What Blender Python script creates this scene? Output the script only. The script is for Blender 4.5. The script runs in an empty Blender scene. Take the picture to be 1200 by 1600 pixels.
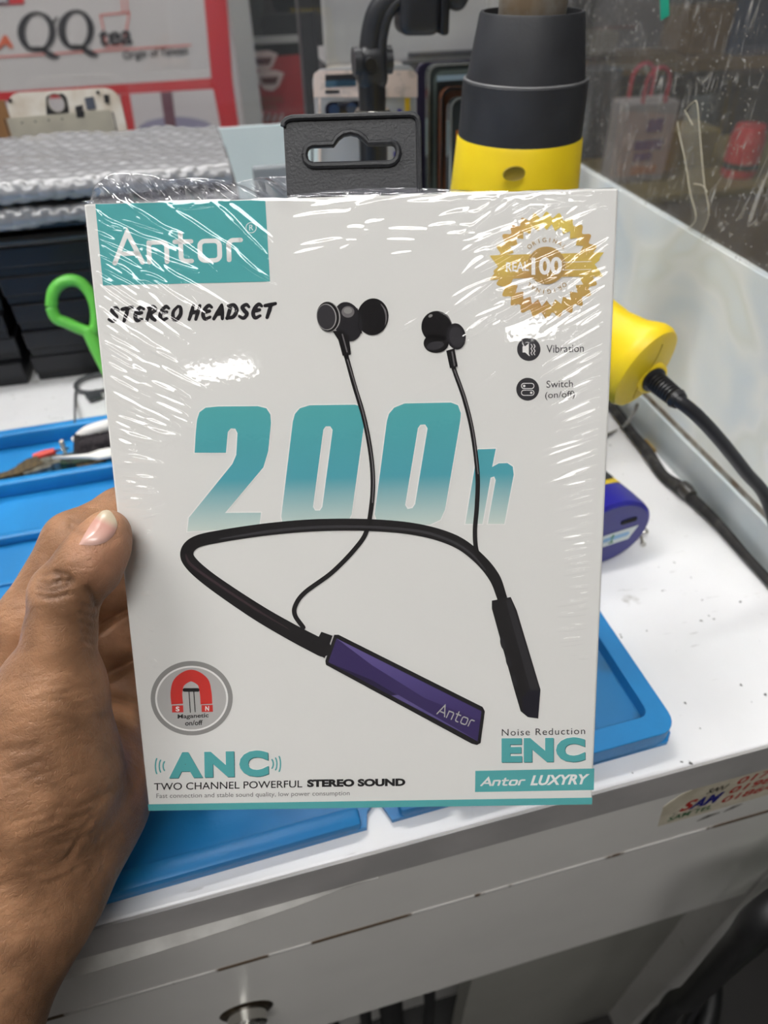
import bpy, bmesh, math, random
import numpy as np
from mathutils import Vector, Matrix
from mathutils.geometry import tessellate_polygon
random.seed(7); RNG = np.random.default_rng(7)
scene = bpy.context.scene
COL = scene.collection

# ------------------------------------------------------------------ camera
FPX = 1050.0                                    # focal length in pixels of a 1200x1600 frame
CAM = np.array([0.0, 0.0, 1.07])
RW = np.array([[0.97482017, -0.15791795, 0.15744063],      # world axes (desk right, away, up) in camera terms
               [-0.22243073, -0.63852354, 0.73675794],
               [-0.01581775, -0.75322613, -0.65757144]])
def nrm(v): v = np.asarray(v, float); return v/np.linalg.norm(v)
def ray(px, py): return RW @ nrm([px-600, py-800, FPX])
def onz(px, py, z): d = ray(px, py); return CAM + (z-CAM[2])/d[2]*d
def ony(px, py, y): d = ray(px, py); return CAM + y/d[1]*d
def onx(px, py, x): d = ray(px, py); return CAM + x/d[0]*d
def dep(px, py, d): return CAM + RW @ (np.array([(px-600)/FPX, (py-800)/FPX, 1.0])*d)
def onplane(px, py, o, n): d = ray(px, py); return CAM + ((o-CAM)@n)/(d@n)*d
cam_data = bpy.data.cameras.new('camera')
cam_data.sensor_fit = 'VERTICAL'; cam_data.sensor_height = 36; cam_data.lens = 36*FPX/1600
cam_data.clip_start = 0.01; cam_data.clip_end = 50
cam_data.dof.use_dof = True; cam_data.dof.focus_distance = 0.225; cam_data.dof.aperture_fstop = 11.5
cam = bpy.data.objects.new('camera', cam_data); COL.objects.link(cam)
xr, yd, zf = RW[:, 0], RW[:, 1], RW[:, 2]
M = Matrix.Identity(4)
for i in range(3):
    M[i][0] = xr[i]; M[i][1] = -yd[i]; M[i][2] = -zf[i]; M[i][3] = CAM[i]
cam.matrix_world = M
scene.camera = cam

# ------------------------------------------------------------------ world and exposure
w = bpy.data.worlds.new('world'); scene.world = w; w.use_nodes = True
w.node_tree.nodes['Background'].inputs[0].default_value = (0.93, 0.96, 1.0, 1)
w.node_tree.nodes['Background'].inputs[1].default_value = 0.63
scene.view_settings.view_transform = 'Standard'; scene.view_settings.look = 'None'
scene.view_settings.exposure = 0.0; scene.view_settings.gamma = 1.0
scene.view_settings.use_curve_mapping = False
LAMP_POWER = 49.0; FILL_AISLE = 38.0; LAMP_REAR = 12.0; LAMP_PANEL = 12.5

# ------------------------------------------------------------------ materials
def lin(c):
    out = []
    for v in c[:3]:
        v = v/255.0
        out.append(v/12.92 if v <= 0.04045 else ((v+0.055)/1.055)**2.4)
    return (*out, 1.0)
MATS = {}
def mat(name, rgb=(200,200,200), rough=0.5, metal=0.0, rgb2=None, scale=20.0, detail=4.0, lo=0.35, hi=0.65,
        bump=0.0, bscale=200.0, spec=0.5, emit=None, coat=0.0, stretch=None, sss=0.0):
    if name in MATS: return MATS[name]
    m = bpy.data.materials.new(name); m.use_nodes = True; MATS[name] = m
    nt = m.node_tree; b = nt.nodes['Principled BSDF']
    b.inputs['Base Color'].default_value = lin(rgb); b.inputs['Roughness'].default_value = rough
    b.inputs['Metallic'].default_value = metal; b.inputs['Specular IOR Level'].default_value = spec
    b.inputs['Coat Weight'].default_value = coat
    if sss:
        b.inputs['Subsurface Weight'].default_value = sss; b.inputs['Subsurface Radius'].default_value = (0.004, 0.002, 0.001)
    tc = None
    if rgb2 is not None or bump:
        tc = nt.nodes.new('ShaderNodeTexCoord').outputs['Object']
        if stretch:
            mp = nt.nodes.new('ShaderNodeMapping'); mp.inputs['Scale'].default_value = stretch
            nt.links.new(tc, mp.inputs[0]); tc = mp.outputs[0]
    if rgb2 is not None:
        n = nt.nodes.new('ShaderNodeTexNoise'); n.inputs['Scale'].default_value = scale; n.inputs['Detail'].default_value = detail
        nt.links.new(tc, n.inputs['Vector'])
        r = nt.nodes.new('ShaderNodeValToRGB')
        r.color_ramp.elements[0].position = lo; r.color_ramp.elements[0].color = lin(rgb)
        r.color_ramp.elements[1].position = hi; r.color_ramp.elements[1].color = lin(rgb2)
        nt.links.new(n.outputs['Fac'], r.inputs[0]); nt.links.new(r.outputs[0], b.inputs['Base Color'])
    if bump:
        n = nt.nodes.new('ShaderNodeTexNoise'); n.inputs['Scale'].default_value = bscale; n.inputs['Detail'].default_value = 5
        nt.links.new(tc, n.inputs['Vector'])
        bp = nt.nodes.new('ShaderNodeBump'); bp.inputs['Strength'].default_value = bump; bp.inputs['Distance'].default_value = 0.001
        nt.links.new(n.outputs['Fac'], bp.inputs['Height']); nt.links.new(bp.outputs[0], b.inputs['Normal'])
    if emit:
        b.inputs['Emission Color'].default_value = (1, 0.985, 0.96, 1); b.inputs['Emission Strength'].default_value = emit
    return m

def film_mat(name, base=0.04, rough=0.06, tint=(255,255,255), haze=0.0, hazecol=(225,228,235)):
    """thin clear plastic: mostly transparent, mirror-like reflection rising at grazing angles"""
    m = bpy.data.materials.new(name); m.use_nodes = True; MATS[name] = m
    nt = m.node_tree; nt.nodes.clear()
    out = nt.nodes.new('ShaderNodeOutputMaterial')
    tr = nt.nodes.new('ShaderNodeBsdfTransparent'); tr.inputs[0].default_value = lin(tint)
    gl = nt.nodes.new('ShaderNodeBsdfGlossy'); gl.inputs['Roughness'].default_value = rough
    lw = nt.nodes.new('ShaderNodeLayerWeight'); lw.inputs[0].default_value = 0.5
    pw = nt.nodes.new('ShaderNodeMath'); pw.operation = 'POWER'; pw.inputs[1].default_value = 5.0; nt.links.new(lw.outputs['Facing'], pw.inputs[0])
    ad = nt.nodes.new('ShaderNodeMath'); ad.operation = 'MULTIPLY_ADD'; ad.inputs[1].default_value = 0.9; ad.inputs[2].default_value = 0.04+base; ad.use_clamp = True
    nt.links.new(pw.outputs[0], ad.inputs[0])
    mx = nt.nodes.new('ShaderNodeMixShader')
    nt.links.new(ad.outputs[0], mx.inputs[0])
    last = tr.outputs[0]
    if haze:
        df = nt.nodes.new('ShaderNodeBsdfDiffuse'); df.inputs[0].default_value = lin(hazecol)
        m2 = nt.nodes.new('ShaderNodeMixShader'); m2.inputs[0].default_value = haze
        nt.links.new(tr.outputs[0], m2.inputs[1]); nt.links.new(df.outputs[0], m2.inputs[2]); last = m2.outputs[0]
    nt.links.new(last, mx.inputs[1]); nt.links.new(gl.outputs[0], mx.inputs[2])
    nt.links.new(mx.outputs[0], out.inputs[0])
    return m

# ------------------------------------------------------------------ mesh helpers: every shape is (verts, faces) in world space
def orth(a):
    a = nrm(a); t = np.array([0, 0, 1.0]) if abs(a[2]) < 0.9 else np.array([1.0, 0, 0])
    u = nrm(np.cross(t, a)); return u, np.cross(a, u), a
def join(*S):
    V, F, k = [], [], 0
    for v, f in S:
        v = np.asarray(v, float); V.append(v); F += [tuple(i+k for i in q) for q in f]; k += len(v)
    return np.vstack(V), F
def box(c, s, r=0.0, R=None, seg=2):
    bm = bmesh.new(); bmesh.ops.create_cube(bm, size=1.0)
    for v in bm.verts: v.co = Vector((v.co.x*s[0], v.co.y*s[1], v.co.z*s[2]))
    if r > 0:
        bmesh.ops.bevel(bm, geom=bm.edges[:], offset=min(r, min(s)*0.49), segments=seg, affect='EDGES', profile=0.5)
    bm.verts.ensure_lookup_table()
    V = np.array([v.co[:] for v in bm.verts]); F = [tuple(v.index for v in f.verts) for f in bm.faces]
    bm.free()
    if R is not None: V = V @ np.asarray(R).T
    return V + np.asarray(c, float), F
def boxmm(a, b, r=0.0):
    a = np.asarray(a, float); b = np.asarray(b, float); return box((a+b)/2, np.abs(b-a), r)
def rotz(a): c, s = math.cos(a), math.sin(a); return np.array([[c, -s, 0], [s, c, 0], [0, 0, 1.0]])
def rotx(a): c, s = math.cos(a), math.sin(a); return np.array([[1.0, 0, 0], [0, c, -s], [0, s, c]])
def roty(a): c, s = math.cos(a), math.sin(a); return np.array([[c, 0, s], [0, 1.0, 0], [-s, 0, c]])
def lathe(prof, o, axis=(0,0,1), n=36, cap0=True, cap1=True, squash=1.0, udir=None):
    u, v, a = orth(axis)
    if udir is not None:
        u = nrm(np.asarray(udir, float) - a*(np.asarray(udir, float)@a)); v = np.cross(a, u)
    o = np.asarray(o, float); V = []
    for r, h in prof:
        for k in range(n):
            t = 2*math.pi*k/n; V.append(o + a*h + u*r*math.cos(t) + v*r*squash*math.sin(t))
    F = []
    for i in range(len(prof)-1):
        for k in range(n):
            k2 = (k+1) % n; F.append((i*n+k, i*n+k2, (i+1)*n+k2, (i+1)*n+k))
    if cap0: F.append(tuple(range(n-1, -1, -1)))
    if cap1: F.append(tuple((len(prof)-1)*n+k for k in range(n)))
    return np.array(V), F
def spline(P, per=8):
    P = np.asarray(P, float)
    if len(P) < 3: return P
    Q = np.vstack([2*P[0]-P[1], P, 2*P[-1]-P[-2]]); out = []
    for i in range(1, len(Q)-2):
        for k in range(per):
            t = k/per; a, b, c, d = Q[i-1], Q[i], Q[i+1], Q[i+2]
            out.append(0.5*((2*b)+(c-a)*t+(2*a-5*b+4*c-d)*t*t+(3*b-a-3*c+d)*t**3))
    out.append(P[-1]); return np.array(out)
def tube(P, r, n=10, smooth=True, per=8, closed=False):
    P = np.asarray(P, float)
    if closed: P = np.vstack([P, P[:1]])
    k0 = len(P)
    Q = spline(P, per) if smooth else P
    rr_ = np.interp(np.linspace(0, 1, len(Q)), np.linspace(0, 1, k0), r) if np.ndim(r) else np.full(len(Q), r)
    T = np.gradient(Q, axis=0); u = None; V = []
    for i, (p, t) in enumerate(zip(Q, T)):
        t = nrm(t)
        if u is None: u = orth(t)[0]
        u = nrm(u - t*(u@t)); v = np.cross(t, u)
        for k in range(n):
            a = 2*math.pi*k/n; V.append(p + rr_[i]*(u*math.cos(a)+v*math.sin(a)))
    F = []
    for i in range(len(Q)-1):
        for k in range(n):
            k2 = (k+1) % n; F.append((i*n+k, i*n+k2, (i+1)*n+k2, (i+1)*n+k))
    F += [tuple(range(n-1, -1, -1)), tuple((len(Q)-1)*n+k for k in range(n))]
    return np.array(V), F
def rrect(w_, h_, r, n=6, cx=0.0, cy=0.0):
    L = []
    for sx, sy, a0 in ((1, 1, 0), (-1, 1, 90), (-1, -1, 180), (1, -1, 270)):
        for k in range(n+1):
            a = math.radians(a0+90*k/n); L.append((cx+sx*(w_/2-r)+r*math.cos(a), cy+sy*(h_/2-r)+r*math.sin(a)))
    return L
def ell(cx, cy, rx, ry, n=40, a0=0.0, a1=360.0, rot=0.0):
    L = []
    m = n if abs(a1-a0) >= 360 else n+1
    for k in range(m):
        t = math.radians(a0+(a1-a0)*k/n); x, y = rx*math.cos(t), ry*math.sin(t)
        c, s = math.cos(rot), math.sin(rot); L.append((cx+x*c-y*s, cy+x*s+y*c))
    return L
def fill(loops):
    pts = [p for L in loops for p in L]
    tri = tessellate_polygon([[Vector((p[0], p[1], 0)) for p in L] for L in loops])
    return np.array(pts, float), [tuple(t) for t in tri]
def prism(loops, o, u, v, n, t):
    """2D outline(s) (first outer, rest holes) in the plane o,u,v pushed along n by t"""
    P, T = fill(loops); o, u, v, n = [np.asarray(q, float) for q in (o, u, v, n)]
    A = o + P[:, :1]*u + P[:, 1:2]*v; B = A + n*t; k = len(A)
    F = [tuple(q) for q in T] + [tuple(i+k for i in reversed(q)) for q in T]; s = 0
    for L in loops:
        m = len(L)
        for i in range(m):
            j = (i+1) % m; F.append((s+i, s+j, s+j+k, s+i+k))
        s += m
    return np.vstack([A, B]), F
def stroke2(P, wd, closed=False, per=8, smooth=True, caps=True):
    """flat ribbon along a 2D path; wd a number or one per point"""
    P = np.asarray(P, float)
    if closed: P = np.vstack([P, P[:1]])
    k0 = len(P); Q = spline(P, per) if smooth else P
    W = np.interp(np.linspace(0, 1, len(Q)), np.linspace(0, 1, k0), wd) if np.ndim(wd) else np.full(len(Q), float(wd))
    T = np.gradient(Q, axis=0); T /= np.maximum(np.linalg.norm(T, axis=1, keepdims=True), 1e-9)
    N = np.stack([-T[:, 1], T[:, 0]], 1)
    if not smooth and len(Q) > 2:                # mitred corners
        for i in range(len(Q)):
            if 0 < i < len(Q)-1: d1, d2 = nrm(Q[i]-Q[i-1]), nrm(Q[i+1]-Q[i])
            elif closed: d1, d2 = nrm(Q[-1]-Q[-2]), nrm(Q[1]-Q[0])
            else: continue
            b = nrm(d1+d2); nn = np.array([-b[1], b[0]]); c = max(0.35, abs(nn @ np.array([-d1[1], d1[0]]))); N[i] = nn/c
    V = np.vstack([Q+N*W[:, None]/2, Q-N*W[:, None]/2]); k = len(Q)
    F = [(i, i+1, k+i+1, k+i) for i in range(k-1)]
    S = [(V, F)]
    if caps and not closed:
        for q, ww in ((Q[0], W[0]), (Q[-1], W[-1])):
            L = ell(q[0], q[1], ww/2, ww/2, 14); S.append((np.array(L), [tuple(range(14))]))
    return join(*S)

def wloc(o):
    p = np.zeros(3)
    while o is not None: p = p + np.array(o.location[:]); o = o.parent
    return p
def add(name, VF, m, parent=None, smooth=False, loc=None):
    V, F = VF; V = np.asarray(V, float)
    me = bpy.data.meshes.new(name)
    if parent is not None: o0 = wloc(parent)
    else:
        if loc is None:
            mn, mx_ = V.min(0), V.max(0); loc = ((mn[0]+mx_[0])/2, (mn[1]+mx_[1])/2, mn[2])
        o0 = np.asarray(loc, float)
    me.from_pydata([tuple(p) for p in (V-o0)], [], [tuple(int(i) for i in f) for f in F])
    me.materials.append(m)
    bm = bmesh.new(); bm.from_mesh(me); bmesh.ops.recalc_face_normals(bm, faces=bm.faces); bm.to_mesh(me); bm.free()
    if smooth:
        me.polygons.foreach_set('use_smooth', [True]*len(me.polygons))
        if smooth != 'all': me.set_sharp_from_angle(angle=math.radians(smooth if smooth is not True else 40))
    me.update()
    o = bpy.data.objects.new(name, me); COL.objects.link(o)
    if parent is not None: o.parent = parent
    else: o.location = tuple(o0)
    return o
def tag(o, label, cat, group=None):
    o['label'] = label; o['category'] = cat
    if group: o['group'] = group
    return o
def thing(name, label, cat, loc, group=None):
    o = bpy.data.objects.new(name, None); COL.objects.link(o); o.empty_display_size = 0.02
    o.location = tuple(float(q) for q in loc); return tag(o, label, cat, group)
def struct(name, VF, m, **k):
    o = add(name, VF, m, **k); o['kind'] = 'structure'; return o

# text outlines from Blender's built-in face, as flat 2D triangles
_tc = {}
def text2(s, bold=0.0, shear=0.0, space=1.0):
    key = (s, bold, shear, space)
    if key in _tc: return _tc[key]
    cu = bpy.data.curves.new('t', 'FONT'); cu.body = s; cu.offset = bold; cu.shear = shear; cu.space_character = space
    cu.resolution_u = 4
    ob = bpy.data.objects.new('t', cu); COL.objects.link(ob)
    me = bpy.data.meshes.new_from_object(ob.evaluated_get(bpy.context.evaluated_depsgraph_get()))
    V = np.array([v.co[:2] for v in me.vertices]).reshape(-1, 2); F = [tuple(p.vertices) for p in me.polygons]
    bpy.data.objects.remove(ob); bpy.data.curves.remove(cu); bpy.data.meshes.remove(me)
    _tc[key] = (V, F); return V, F
def fit(VF, bl, br, tl):
    """stretch a flat shape so that its bounds land on the parallelogram bl, br, tl"""
    V, F = VF; mn, mx_ = V.min(0), V.max(0); q = (V-mn)/(mx_-mn)
    bl, br, tl = [np.asarray(p, float) for p in (bl, br, tl)]
    return bl + q[:, :1]*(br-bl) + q[:, 1:2]*(tl-bl), F
# stroke lettering of the logo: square-shouldered rounded sans
def logo2(wt=0.17, registered=False):
    S = []
    def st(p, closed=False): S.append(stroke2(p, wt, closed=closed, smooth=False))
    def q(cx, cy, r, a0, a1, n=5): return [(cx+r*math.cos(math.radians(a0+(a1-a0)*k/n)), cy+r*math.sin(math.radians(a0+(a1-a0)*k/n))) for k in range(n+1)]
    st([(0.02, 0), (0.48, 1.12), (0.98, 0)]); st([(0.32, 0.34), (0.83, 0.34)])
    x = 1.22; st([(x, 0), (x, 0.72)]); st([(x, 0.66)]+[(x+0.1, 0.72)]+q(x+0.46, 0.57, 0.15, 90, 0)+[(x+0.61, 0)])
    x = 2.32; st([(x, 1.02)]+q(x+0.18, 0.18, 0.18, 180, 270)+[(x+0.36, 0)][:1]); st([(x-0.2, 0.72), (x+0.36, 0.72)])
    x = 2.98; st(q(x+0.18, 0.18, 0.18, 180, 270)+q(x+0.5, 0.18, 0.18, 270, 360)+q(x+0.5, 0.54, 0.18, 0, 90)+q(x+0.18, 0.54, 0.18, 90, 180), True)
    x = 3.98; st([(x, 0), (x, 0.55)]); st([(x, 0.5)]+q(x+0.17, 0.55, 0.17, 180, 90)+[(x+0.42, 0.72)])
    return join(*S)

# brush lettering with swelling strokes
BRUSH = {'S': [[(0.8,0.82), (0.55,1), (0.22,0.82), (0.42,0.55), (0.68,0.3), (0.42,0.0), (0.02,0.14)]], 'T': [[(0,0.88), (0.4,0.93), (0.9,1.02)], [(0.52,0.95), (0.42,0.5), (0.28,0)]],
         'E': [[(0.82,0.86), (0.55,1), (0.25,0.75), (0.12,0.32), (0.34,0.0), (0.76,0.14)], [(0.2,0.5), (0.42,0.55), (0.66,0.58)]], 'R': [[(0.3,0.95), (0.2,0.5), (0.08,0)], [(0.1,0.9), (0.5,1.0), (0.74,0.76), (0.3,0.48)], [(0.32,0.48), (0.5,0.2), (0.8,0)]],
         'O': [[(0.5,1), (0.14,0.6), (0.2,0.1), (0.5,0.02), (0.8,0.4), (0.74,0.88), (0.5,1)]], 'H': [[(0.28,1), (0.18,0.5), (0.04,0)], [(0.86,1), (0.74,0.5), (0.62,0)], [(0.12,0.46), (0.45,0.52), (0.76,0.54)]],
         'A': [[(0,0), (0.3,0.5), (0.58,1)], [(0.58,1), (0.68,0.5), (0.76,0)], [(0.2,0.34), (0.45,0.37), (0.7,0.38)]], 'D': [[(0.3,0.95), (0.2,0.5), (0.08,0)], [(0.06,0.94), (0.55,0.98), (0.84,0.6), (0.6,0.12), (0.02,0.02)]]}
def brush2(word, adv=0.95, space=0.40):
    S, x = [], 0.0
    for ch in word:
        if ch == ' ': x += space; continue
        for st in BRUSH[ch]:
            k = len(st); wd = [0.17+0.15*math.sin(math.pi*(i+0.6)/(k+0.2)) for i in range(k)]
            S.append(stroke2([(x+p[0]*0.86+p[1]*0.10, p[1]) for p in st], wd))
        x += adv
    return join(*S)

# ------------------------------------------------------------------ the room
M_floor = mat('floor tiles', (44,42,41), 0.5, rgb2=(34,33,33), scale=6)
M_ceil = mat('ceiling paint', (215,214,210), 0.9)
M_wall = mat('dark shop wall', (58,56,58), 0.8, rgb2=(44,43,47), scale=5)
struct('floor', boxmm((-3, -3.6, -0.05), (3.5, 3.2, 0.0)), M_floor)
struct('ceiling', boxmm((-3, -3.6, 2.75), (3.5, 3.2, 2.8)), M_ceil)
struct('wall_back', boxmm((-3, 2.9, 0), (3.5, 3.0, 2.75)), M_wall)
M_wall2 = mat('shop wall', (188,185,181), 0.8, rgb2=(178,175,172), scale=4)  # for the unseen walls closing the room, put in to block ambient light
struct('wall_left', boxmm((-3.1, -3.6, 0), (-3.0, 2.9, 2.75)), M_wall2)
struct('wall_front', boxmm((-3.1, -3.7, 0), (3.4, -3.6, 2.75)), M_wall2)
struct('wall_right', boxmm((3.3, -3.6, 0), (3.4, 2.9, 2.75)), M_wall)
M_lamp = mat('lamp diffuser', (255,255,255), 0.5, emit=LAMP_POWER); M_lamp2 = mat('lamp diffuser rear', (255,255,255), 0.5, emit=LAMP_REAR)
M_panel = mat('lamp panel', (255,255,255), 0.5, emit=LAMP_PANEL); M_aisle_fill = mat('aisle fill', (255,255,255), 0.5, emit=FILL_AISLE); M_lhouse = mat('lamp housing', (230,230,230), 0.4)
for x, y, lx, ly, ml, lab in ((-1.02, 0.42, 1.24, 0.16, M_lamp, 'long white ceiling light above the desk'), (-0.1, 1.35, 1.24, 0.14, M_aisle_fill, 'added fill light above the aisle before the sign'),  # the aisle light is added out of view to brighten the background
                          (-0.35, -0.85, 1.24, 0.60, M_panel, 'large ceiling panel light just behind the camera'),
                          (-1.58, -2.60, 0.46, 0.10, M_lamp2, 'short ceiling panel light far behind on the left'), (0.20, -2.58, 0.50, 0.10, M_lamp2, 'short ceiling panel light far behind the camera')):
    t = thing('ceiling_light', lab, 'light', (x, y, 2.75), 'ceiling lights')
    add('housing', box((x, y, 2.735), (lx+0.06, ly+0.06, 0.03), 0.004), M_lhouse, t)
    add('diffuser', box((x, y, 2.705), (lx, ly, 0.03), 0.012), ml, t)

# ------------------------------------------------------------------ desk
ang = 0.0245
U = np.array([math.cos(ang), math.sin(ang), 0]); Vd = np.array([-math.sin(ang), math.cos(ang), 0])
O = np.array([0, 0.1245, 0.76]); RD = rotz(ang)
def D(a, b, c=0.0): return O + U*a + Vd*b + np.array([0, 0, c])      # desk coordinates: right, away, above the top
def dbox(a, b, r=0.0):
    V, F = boxmm(a, b, r); return V @ RD.T + O, F
def desk_white(name, rgb, spots=True, rough=0.35, brown=(96,78,60)):
    m = mat(name, rgb, rough); nt = m.node_tree; b = nt.nodes['Principled BSDF']
    tc = nt.nodes.new('ShaderNodeTexCoord').outputs['Object']
    def noise(s, d=6): n = nt.nodes.new('ShaderNodeTexNoise'); n.inputs['Scale'].default_value = s; n.inputs['Detail'].default_value = d; nt.links.new(tc, n.inputs[0]); return n.outputs[0]
    def ramp(fac, p0, p1): r = nt.nodes.new('ShaderNodeMapRange'); r.inputs[1].default_value = p0; r.inputs[2].default_value = p1; nt.links.new(fac, r.inputs[0]); return r.outputs[0]
    def mixc(fac, a, bcol):
        x = nt.nodes.new('ShaderNodeMix'); x.data_type = 'RGBA'; nt.links.new(fac, x.inputs[0])
        if isinstance(a, tuple): x.inputs[6].default_value = a
        else: nt.links.new(a, x.inputs[6])
        x.inputs[7].default_value = bcol; return x.outputs[2]
    def mul(a, c):
        x = nt.nodes.new('ShaderNodeMath'); x.operation = 'MULTIPLY'; nt.links.new(a, x.inputs[0])
        if isinstance(c, float): x.inputs[1].default_value = c
        else: nt.links.new(c, x.inputs[1])
        return x.outputs[0]
    c = mixc(mul(ramp(noise(9), 0.45, 0.75), 0.5), lin(rgb), lin(tuple(int(v*0.90) for v in rgb)))
    if spots:
        c = mixc(mul(ramp(noise(42, 3), 0.64, 0.70), mul(ramp(noise(160, 2), 0.5, 0.6), 0.55)), c, lin((150,145,135)))
        c = mixc(mul(ramp(noise(210, 2), 0.735, 0.76), 0.9), c, lin((50,46,44)))
        n2 = nt.nodes.new('ShaderNodeMapping'); n2.inputs['Scale'].default_value = (14, 120, 14); n2.inputs['Rotation'].default_value = (0, 0, 0.9); nt.links.new(tc, n2.inputs[0])
        ns = nt.nodes.new('ShaderNodeTexNoise'); ns.inputs['Scale'].default_value = 3.0; nt.links.new(n2.outputs[0], ns.inputs[0])
        c = mixc(mul(ramp(ns.outputs[0], 0.70, 0.74), 0.35), c, lin((140,136,130)))
    nt.links.new(c, b.inputs['Base Color']); return m
M_desk = desk_white('desk laminate', (236,236,238))
M_front = desk_white('drawer laminate', (224,222,218), spots=False)
M_lip = mat('edge band', (176,173,172), 0.35, rgb2=(162,160,159), scale=30)
M_peel = mat('peeled band', (214,212,208), 0.5, rgb2=(190,188,184), scale=60)
M_chip = mat('bare chipboard', (92,76,60), 0.9, rgb2=(205,203,200), scale=34, lo=0.47, hi=0.50, stretch=(1, 1, 0.1))
M_dark = mat('dark gap', (24,23,23), 0.9)
M_chrome = mat('chrome', (200,198,192), 0.22, 1.0)
M_rust = mat('rusty collar', (92,82,66), 0.45, 0.8, rgb2=(52,44,36), scale=160)
desk = thing('desk', 'white laminate repair desk with a drawer under the blue mat', 'desk', (0.0, 0.5, 0.0))
add('tabletop', dbox((-0.75, 0, -0.026), (0.345, 0.80, 0.0), 0.0012), M_desk, desk)
add('edge_band', dbox((-0.75, -0.0012, -0.0265), (0.345, 0.0, -0.0006)), M_lip, desk)
add('apron', dbox((-0.75, 0.004, -0.104), (0.318, 0.02, -0.026)), M_front, desk)
add('gap_strip', dbox((-0.75, 0.0035, -0.1065), (0.318, 0.016, -0.1035)), M_chip, desk)
drawer = add('drawer', dbox((-0.75, 0.004, -0.277), (0.318, 0.022, -0.1062), 0.001), M_front, desk)
add('drawer_tray', dbox((-0.72, 0.022, -0.255), (0.300, 0.40, -0.11)), M_front, desk)
add('side_panel', dbox((0.3195, 0.002, -0.76), (0.345, 0.79, -0.0262), 0.001), desk_white('side laminate', (200,198,195), True), desk)
add('side_panel', dbox((-0.75, 0.024, -0.76), (-0.73, 0.79, -0.0262), 0.001), M_front, desk)
add('front_panel', dbox((0.105, 0.030, -0.76), (0.319, 0.048, -0.2555)), mat('shaded lower panel', (150,149,142), 0.5, rgb2=(140,139,132), scale=8), desk)  # shade of the recess is put into this panel's darker colour
add('knee_panel', dbox((-0.35, 0.10, -0.76), (0.319, 0.118, -0.2555)), M_front, desk)
# strip of edging that has come loose below the lip
Pk, F = [], []
n = 40
for i in range(n+1):
    s = i/n; a = -0.22+0.24*s; drop = 0.030*(1-s)**0.8*1.0
    out = 0.0035*math.sin(math.pi*min(1, s*1.1))**0.7+0.0004
    Pk += [D(a, -0.0013, -0.0262), D(a, -0.0013-out, -0.0268-0.35*drop), D(a, -0.0010-out*0.9, -0.0272-0.42*drop-0.0004*math.sin(40*s))]
for i in range(n):
    for k in range(2): F.append((i*3+k, i*3+k+1, (i+1)*3+k+1, (i+1)*3+k))
add('peeled_strip', (np.array(Pk), F), M_peel, desk, smooth=True)
# drawer lock
lk = ony(385, 1575, 0.1285); ax = -Vd
add('lock_collar', lathe([(0.0165, 0), (0.0165, 0.0015), (0.014, 0.003), (0.0125, 0.003)], lk, ax, 40), M_rust, drawer, smooth=30)
add('lock_barrel', lathe([(0.0118, 0.0025), (0.0118, 0.009), (0.0108, 0.0105), (0.0090, 0.0108), (0.0088, 0.0095)], lk, ax, 40), M_chrome, drawer, smooth=30)
add('lock_key', box(lk+ax*0.018-np.array([0, 0, 0.0]), (0.0022, 0.018, 0.010), 0.0006, RD), M_chrome, drawer)
# phone number sticker on the apron
M_stick = mat('sticker paper', (206,198,180), 0.6, rgb2=(180,172,152), scale=70)
yS = 0.1245+0.004+0.172*0.0245
S0 = ony(1042, 1262, 0.132); 
zt, zb = 0.7175, 0.6815
def K(a, z, out=0.0): return D(a, 0.004-out, z-0.76)
stick = add('sticker', prism([[(0.184, zb), (0.31, zb+0.001), (0.31, zt+0.004), (0.195, zt+0.003), (0.188, zt), (0.180, zt-0.010)]], K(0, 0, 0.00), U, np.array([0, 0, 1.0]), -Vd, 0.0003), M_stick, desk)
def on_sticker(VF, m, nm, lay=1):
    V, F_ = VF; P3 = np.array([K(p[0], p[1], 0.0003+0.0001*lay) for p in V]); return add(nm, (P3, F_), m, stick)
M_red = mat('ink red', (170,40,36), 0.6); M_navy = mat('ink navy', (34,34,120), 0.6); M_green = mat('ink green', (24,92,50), 0.6); M_black = mat('ink black', (30,28,28), 0.6)
for i, s in enumerate(('01707 08', '01983 12', '01864 855')):
    zz = zt-0.0035-0.0102*i; a0 = 0.2235-0.0012*i; wd_ = 0.052 if i < 2 else 0.058
    on_sticker(fit(text2(s, 0.022, 0.15), (a0, zz-0.0036), (a0+wd_, zz-0.0034), (a0, zz+0.0038)), M_red, 'number_print')
on_sticker(fit(text2('SAM TEL', 0.02, 0.1), (0.1885, zb+0.0035), (0.2165, zb+0.0045), (0.1885, zb+0.0092)), M_green, 'name_print')
on_sticker(fit(text2('S', 0.04, 0.3), (0.193, zb+0.0125), (0.2025, zb+0.0125), (0.193, zb+0.0245)), M_red, 'logo_print', 1)
on_sticker(fit(text2('AM', 0.045, 0.3), (0.199, zb+0.0125), (0.2185, zb+0.0125), (0.199, zb+0.0245)), M_navy, 'logo_print', 2)
on_sticker(stroke2([(0.206, zb+0.0275), (0.2085, zb+0.0320), (0.2065, zb+0.0320), (0.209, zb+0.0275), (0.211, zb+0.0325), (0.212, zb+0.0275), (0.214, zb+0.0325), (0.2155, zb+0.0275), (0.218, zb+0.0325)], 0.0008), M_black, 'handwriting')
on_sticker(stroke2(ell(0.198, zb+0.0125, 0.008, 0.0033, 20, 120, 400), 0.0004), M_black, 'logo_swirl')
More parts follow.
